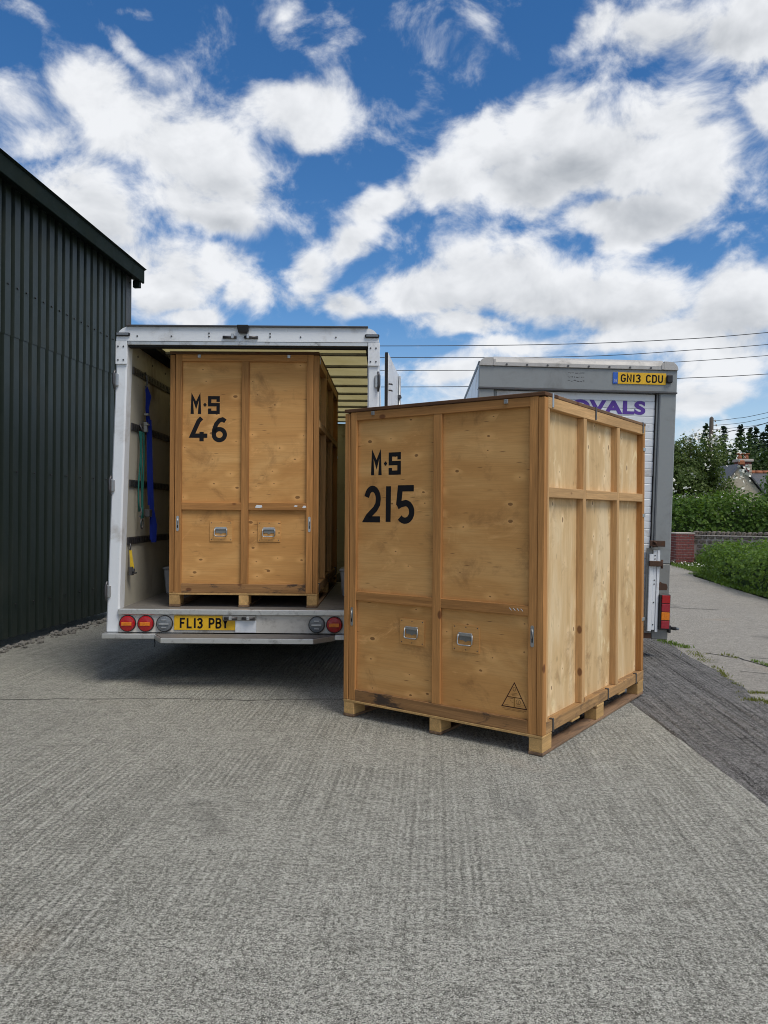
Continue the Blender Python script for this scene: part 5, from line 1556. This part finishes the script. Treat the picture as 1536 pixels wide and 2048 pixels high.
haw = broad_tree('hawthorn_tree', 'hawthorn tree in white blossom behind the tall hedge', 11.7, 29.0, 4.5, 1.65, M['leaf_haw'], 13000, 0.105, 0.14, None, 80)
p_, o_ = blob_points(650, (0.2, -0.3, 2.6), (1.85, 1.85, 1.95), 70, 0.15, 0.9)
leaf_cloud('blossom', p_, 0.11, M['petal'], haw, 2.0, 0.8)
G1 = 'leafy trees beyond the lane'
broad_tree('leafy_tree', 'olive green bush tree half hidden behind the second van', 9.9, 29.5, 3.6, 1.5, M['leaf_haw'], 5000, 0.13, 0.1, G1)
broad_tree('leafy_tree', 'bright green tree between the hawthorn and the cottage', 19.2, 52.0, 5.7, 2.6, M['leaf_bright'], 6000, 0.22, 0.1, G1)
broad_tree('leafy_tree', 'dark green tree behind the cottage gable', 23.6, 56.0, 6.9, 2.9, M['leaf_dark'], 6500, 0.24, 0.08, G1)
broad_tree('leafy_tree', 'dark rounded tree rising left of the cottage chimney', 26.2, 58.0, 7.5, 3.0, M['leaf_dark'], 6500, 0.24, 0.06, G1)
broad_tree('leafy_tree', 'dark tree crown behind the cottage chimney', 28.9, 57.0, 7.2, 2.8, M['leaf_dark'], 6500, 0.24, 0.08, G1)
broad_tree('leafy_tree', 'light leafed shrub tree overlapping the cottage at the right edge', 16.35, 31.0, 3.5, 0.95, M['leaf_bright'], 3000, 0.13, 0.15, G1)
def conifer(lab, x, y, top, rad, n=26):
    rt = empty('conifer_tree', (x, y, 0)); tag(rt, lab, 'conifer', 'conifers on the skyline')
    MB().tube([(0, 0, -0.2), (0, 0, top * 0.6), (0, 0, top)], [0.16, 0.09, 0.012], 7).build('trunk', M['bark'], rt)
    V = []; O = []
    levels = n
    for k in range(levels):
        u = k / (levels - 1)
        z = top * (0.12 + 0.86 * u)
        r0 = rad * (1 - u) ** 0.8 + 0.12
        nb = 7
        for b_ in range(nb):
            a = random.uniform(0, 6.283); rl = r0 * random.uniform(0.6, 1.15)
            m_ = max(4, int(16 * rl / rad) + 4)
            for q in range(m_):
                f_ = (q + random.random()) / m_
                V.append((math.cos(a) * rl * f_ + random.gauss(0, 0.07), math.sin(a) * rl * f_ + random.gauss(0, 0.07), z - 0.22 * rl * f_ + 0.16 * rl * f_ * f_ + random.gauss(0, 0.06)))
                O.append((0, 0, 1))
    for q in range(14):
        V.append((random.gauss(0, 0.05), random.gauss(0, 0.05), top * random.uniform(0.95, 1.0))); O.append((random.gauss(0, 1), random.gauss(0, 1), 0.2))
    leaf_cloud('crown', V, 0.30, M['needle'], rt, 1.3, 0.5, np.array(O) * 0.8)
    return rt
CON = [(1379, 876, 66, 'slim conifer just left of the utility pole'), (1411, 850, 60, 'conifer with its tip directly behind the utility pole'), (1446, 852, 62, 'pointed conifer first to the right of the utility pole'), (1479, 849, 60, 'tall conifer second to the right of the utility pole'),
       (1499, 856, 66, 'conifer on the skyline left of the cottage chimney'), (1511, 853, 64, 'conifer rising straight above the cottage chimney'), (1525, 864, 68, 'short conifer on the skyline right of the chimney'), (1535, 848, 62, 'conifer cut by the right edge of the photo'), (1352, 893, 58, 'low conifer beside the second van')]
for (px, py, yd, lab) in CON:
    conifer(lab, (px - 768) / 1514.6 * yd, yd, 1.5 + (1026.5 - py) / 1514.6 * yd, 1.5 + random.uniform(-0.2, 0.4))

up = empty('utility_pole', (16.35, 38, 0)); tag(up, 'dark wooden utility pole rising behind the hawthorn', 'pole')
MB().tube([(0, 0, -0.2), (0.0, 0, 3.5), (0.05, 0, 6.28), (0.05, 0, 6.36)], [0.14, 0.115, 0.098, 0.03], 12).build('shaft', M['pole'], up)
for k, zz in enumerate((6.15, 5.93, 5.7)):
    ib = MB().tube([(0.13, 0, zz), (0.24 + 0.05 * k, 0, zz)], 0.018, 6).build('insulator_arm', M['steel_dark'], up)
    MB().tube([(0.24 + 0.05 * k, 0, zz - 0.05), (0.24 + 0.05 * k, 0, zz + 0.05)], 0.035, 8).build('insulator', M['mortar'], ib)
def wire(lab, pts, rad, group):
    mb = MB(); q = []
    P_ = [Vector(p) for p in pts]
    n = len(P_)
    for i in range(n - 1):
        p0, p1, p2_, p3 = P_[max(i - 1, 0)], P_[i], P_[i + 1], P_[min(i + 2, n - 1)]
        for s_ in range(8):
            t_ = s_ / 8
            q.append(0.5 * ((2 * p1) + (-p0 + p2_) * t_ + (2 * p0 - 5 * p1 + 4 * p2_ - p3) * t_ ** 2 + (-p0 + 3 * p1 - 3 * p2_ + p3) * t_ ** 3))
    q.append(P_[-1])
    mb.tube(q, rad, 5)
    return tag(mb.build('overhead_wire', M['wire']), lab, 'wire', group)
def px3(px, py, y):
    a, b_ = px - 768, py - 1024
    u = a + b_ * 0.0073; v = -a * 0.0073 + b_
    return (u / 1514.6 * y, y, 1.5 - v / 1514.6 * y - 0.0012 * y)
GW = 'wires crossing above the vans'
wire('topmost overhead wire crossing above the second van', [px3(200, 690, 30), px3(770, 692, 30), px3(1100, 689, 30), px3(1336, 680, 30), px3(1536, 665, 30), px3(2100, 610, 30)], 0.015, GW)
wire('second overhead wire from the top above the vans', [px3(200, 712, 31), px3(790, 715, 31), px3(1160, 713, 31), px3(1400, 699, 31), px3(1536, 689, 31), px3(2100, 640, 31)], 0.014, GW)
wire('third overhead wire from the top above the vans', [px3(200, 738, 32), px3(790, 741, 32), px3(1100, 738, 32), px3(1354, 724, 32), px3(1536, 711, 32), px3(2100, 665, 32)], 0.013, GW)
wire('lowest overhead wire passing behind the second van', [px3(200, 772, 33), px3(790, 774, 33), px3(1100, 770, 33), px3(1354, 757, 33), px3(1536, 748, 33), px3(2100, 710, 33)], 0.015, GW)
GP = 'wires running from the utility pole'
wire('top wire leaving the utility pole to the right', [(16.6, 38, 6.15), px3(1470, 837, 37), px3(1536, 825, 36), px3(1900, 740, 32)], 0.012, GP)
wire('middle wire leaving the utility pole to the right', [(16.65, 38, 5.93), px3(1480, 846, 37), px3(1536, 835, 36), px3(1900, 755, 32)], 0.011, GP)
wire('lower thin wire leaving the utility pole to the right', [(16.7, 38, 5.70), px3(1480, 854, 37), px3(1536, 846, 36), px3(1900, 775, 32)], 0.010, GP)
wire('thick cable rising to the right past the conifers', [(16.4, 38, 4.95), px3(1450, 866, 37), px3(1490, 857, 37), px3(1536, 845, 36), px3(1900, 730, 32)], 0.020, GP)
wire('thin wire from behind the second van to the utility pole', [px3(1150, 925, 36), px3(1346, 888, 37), px3(1400, 877, 38), (16.3, 38, 5.25)], 0.013, GP)
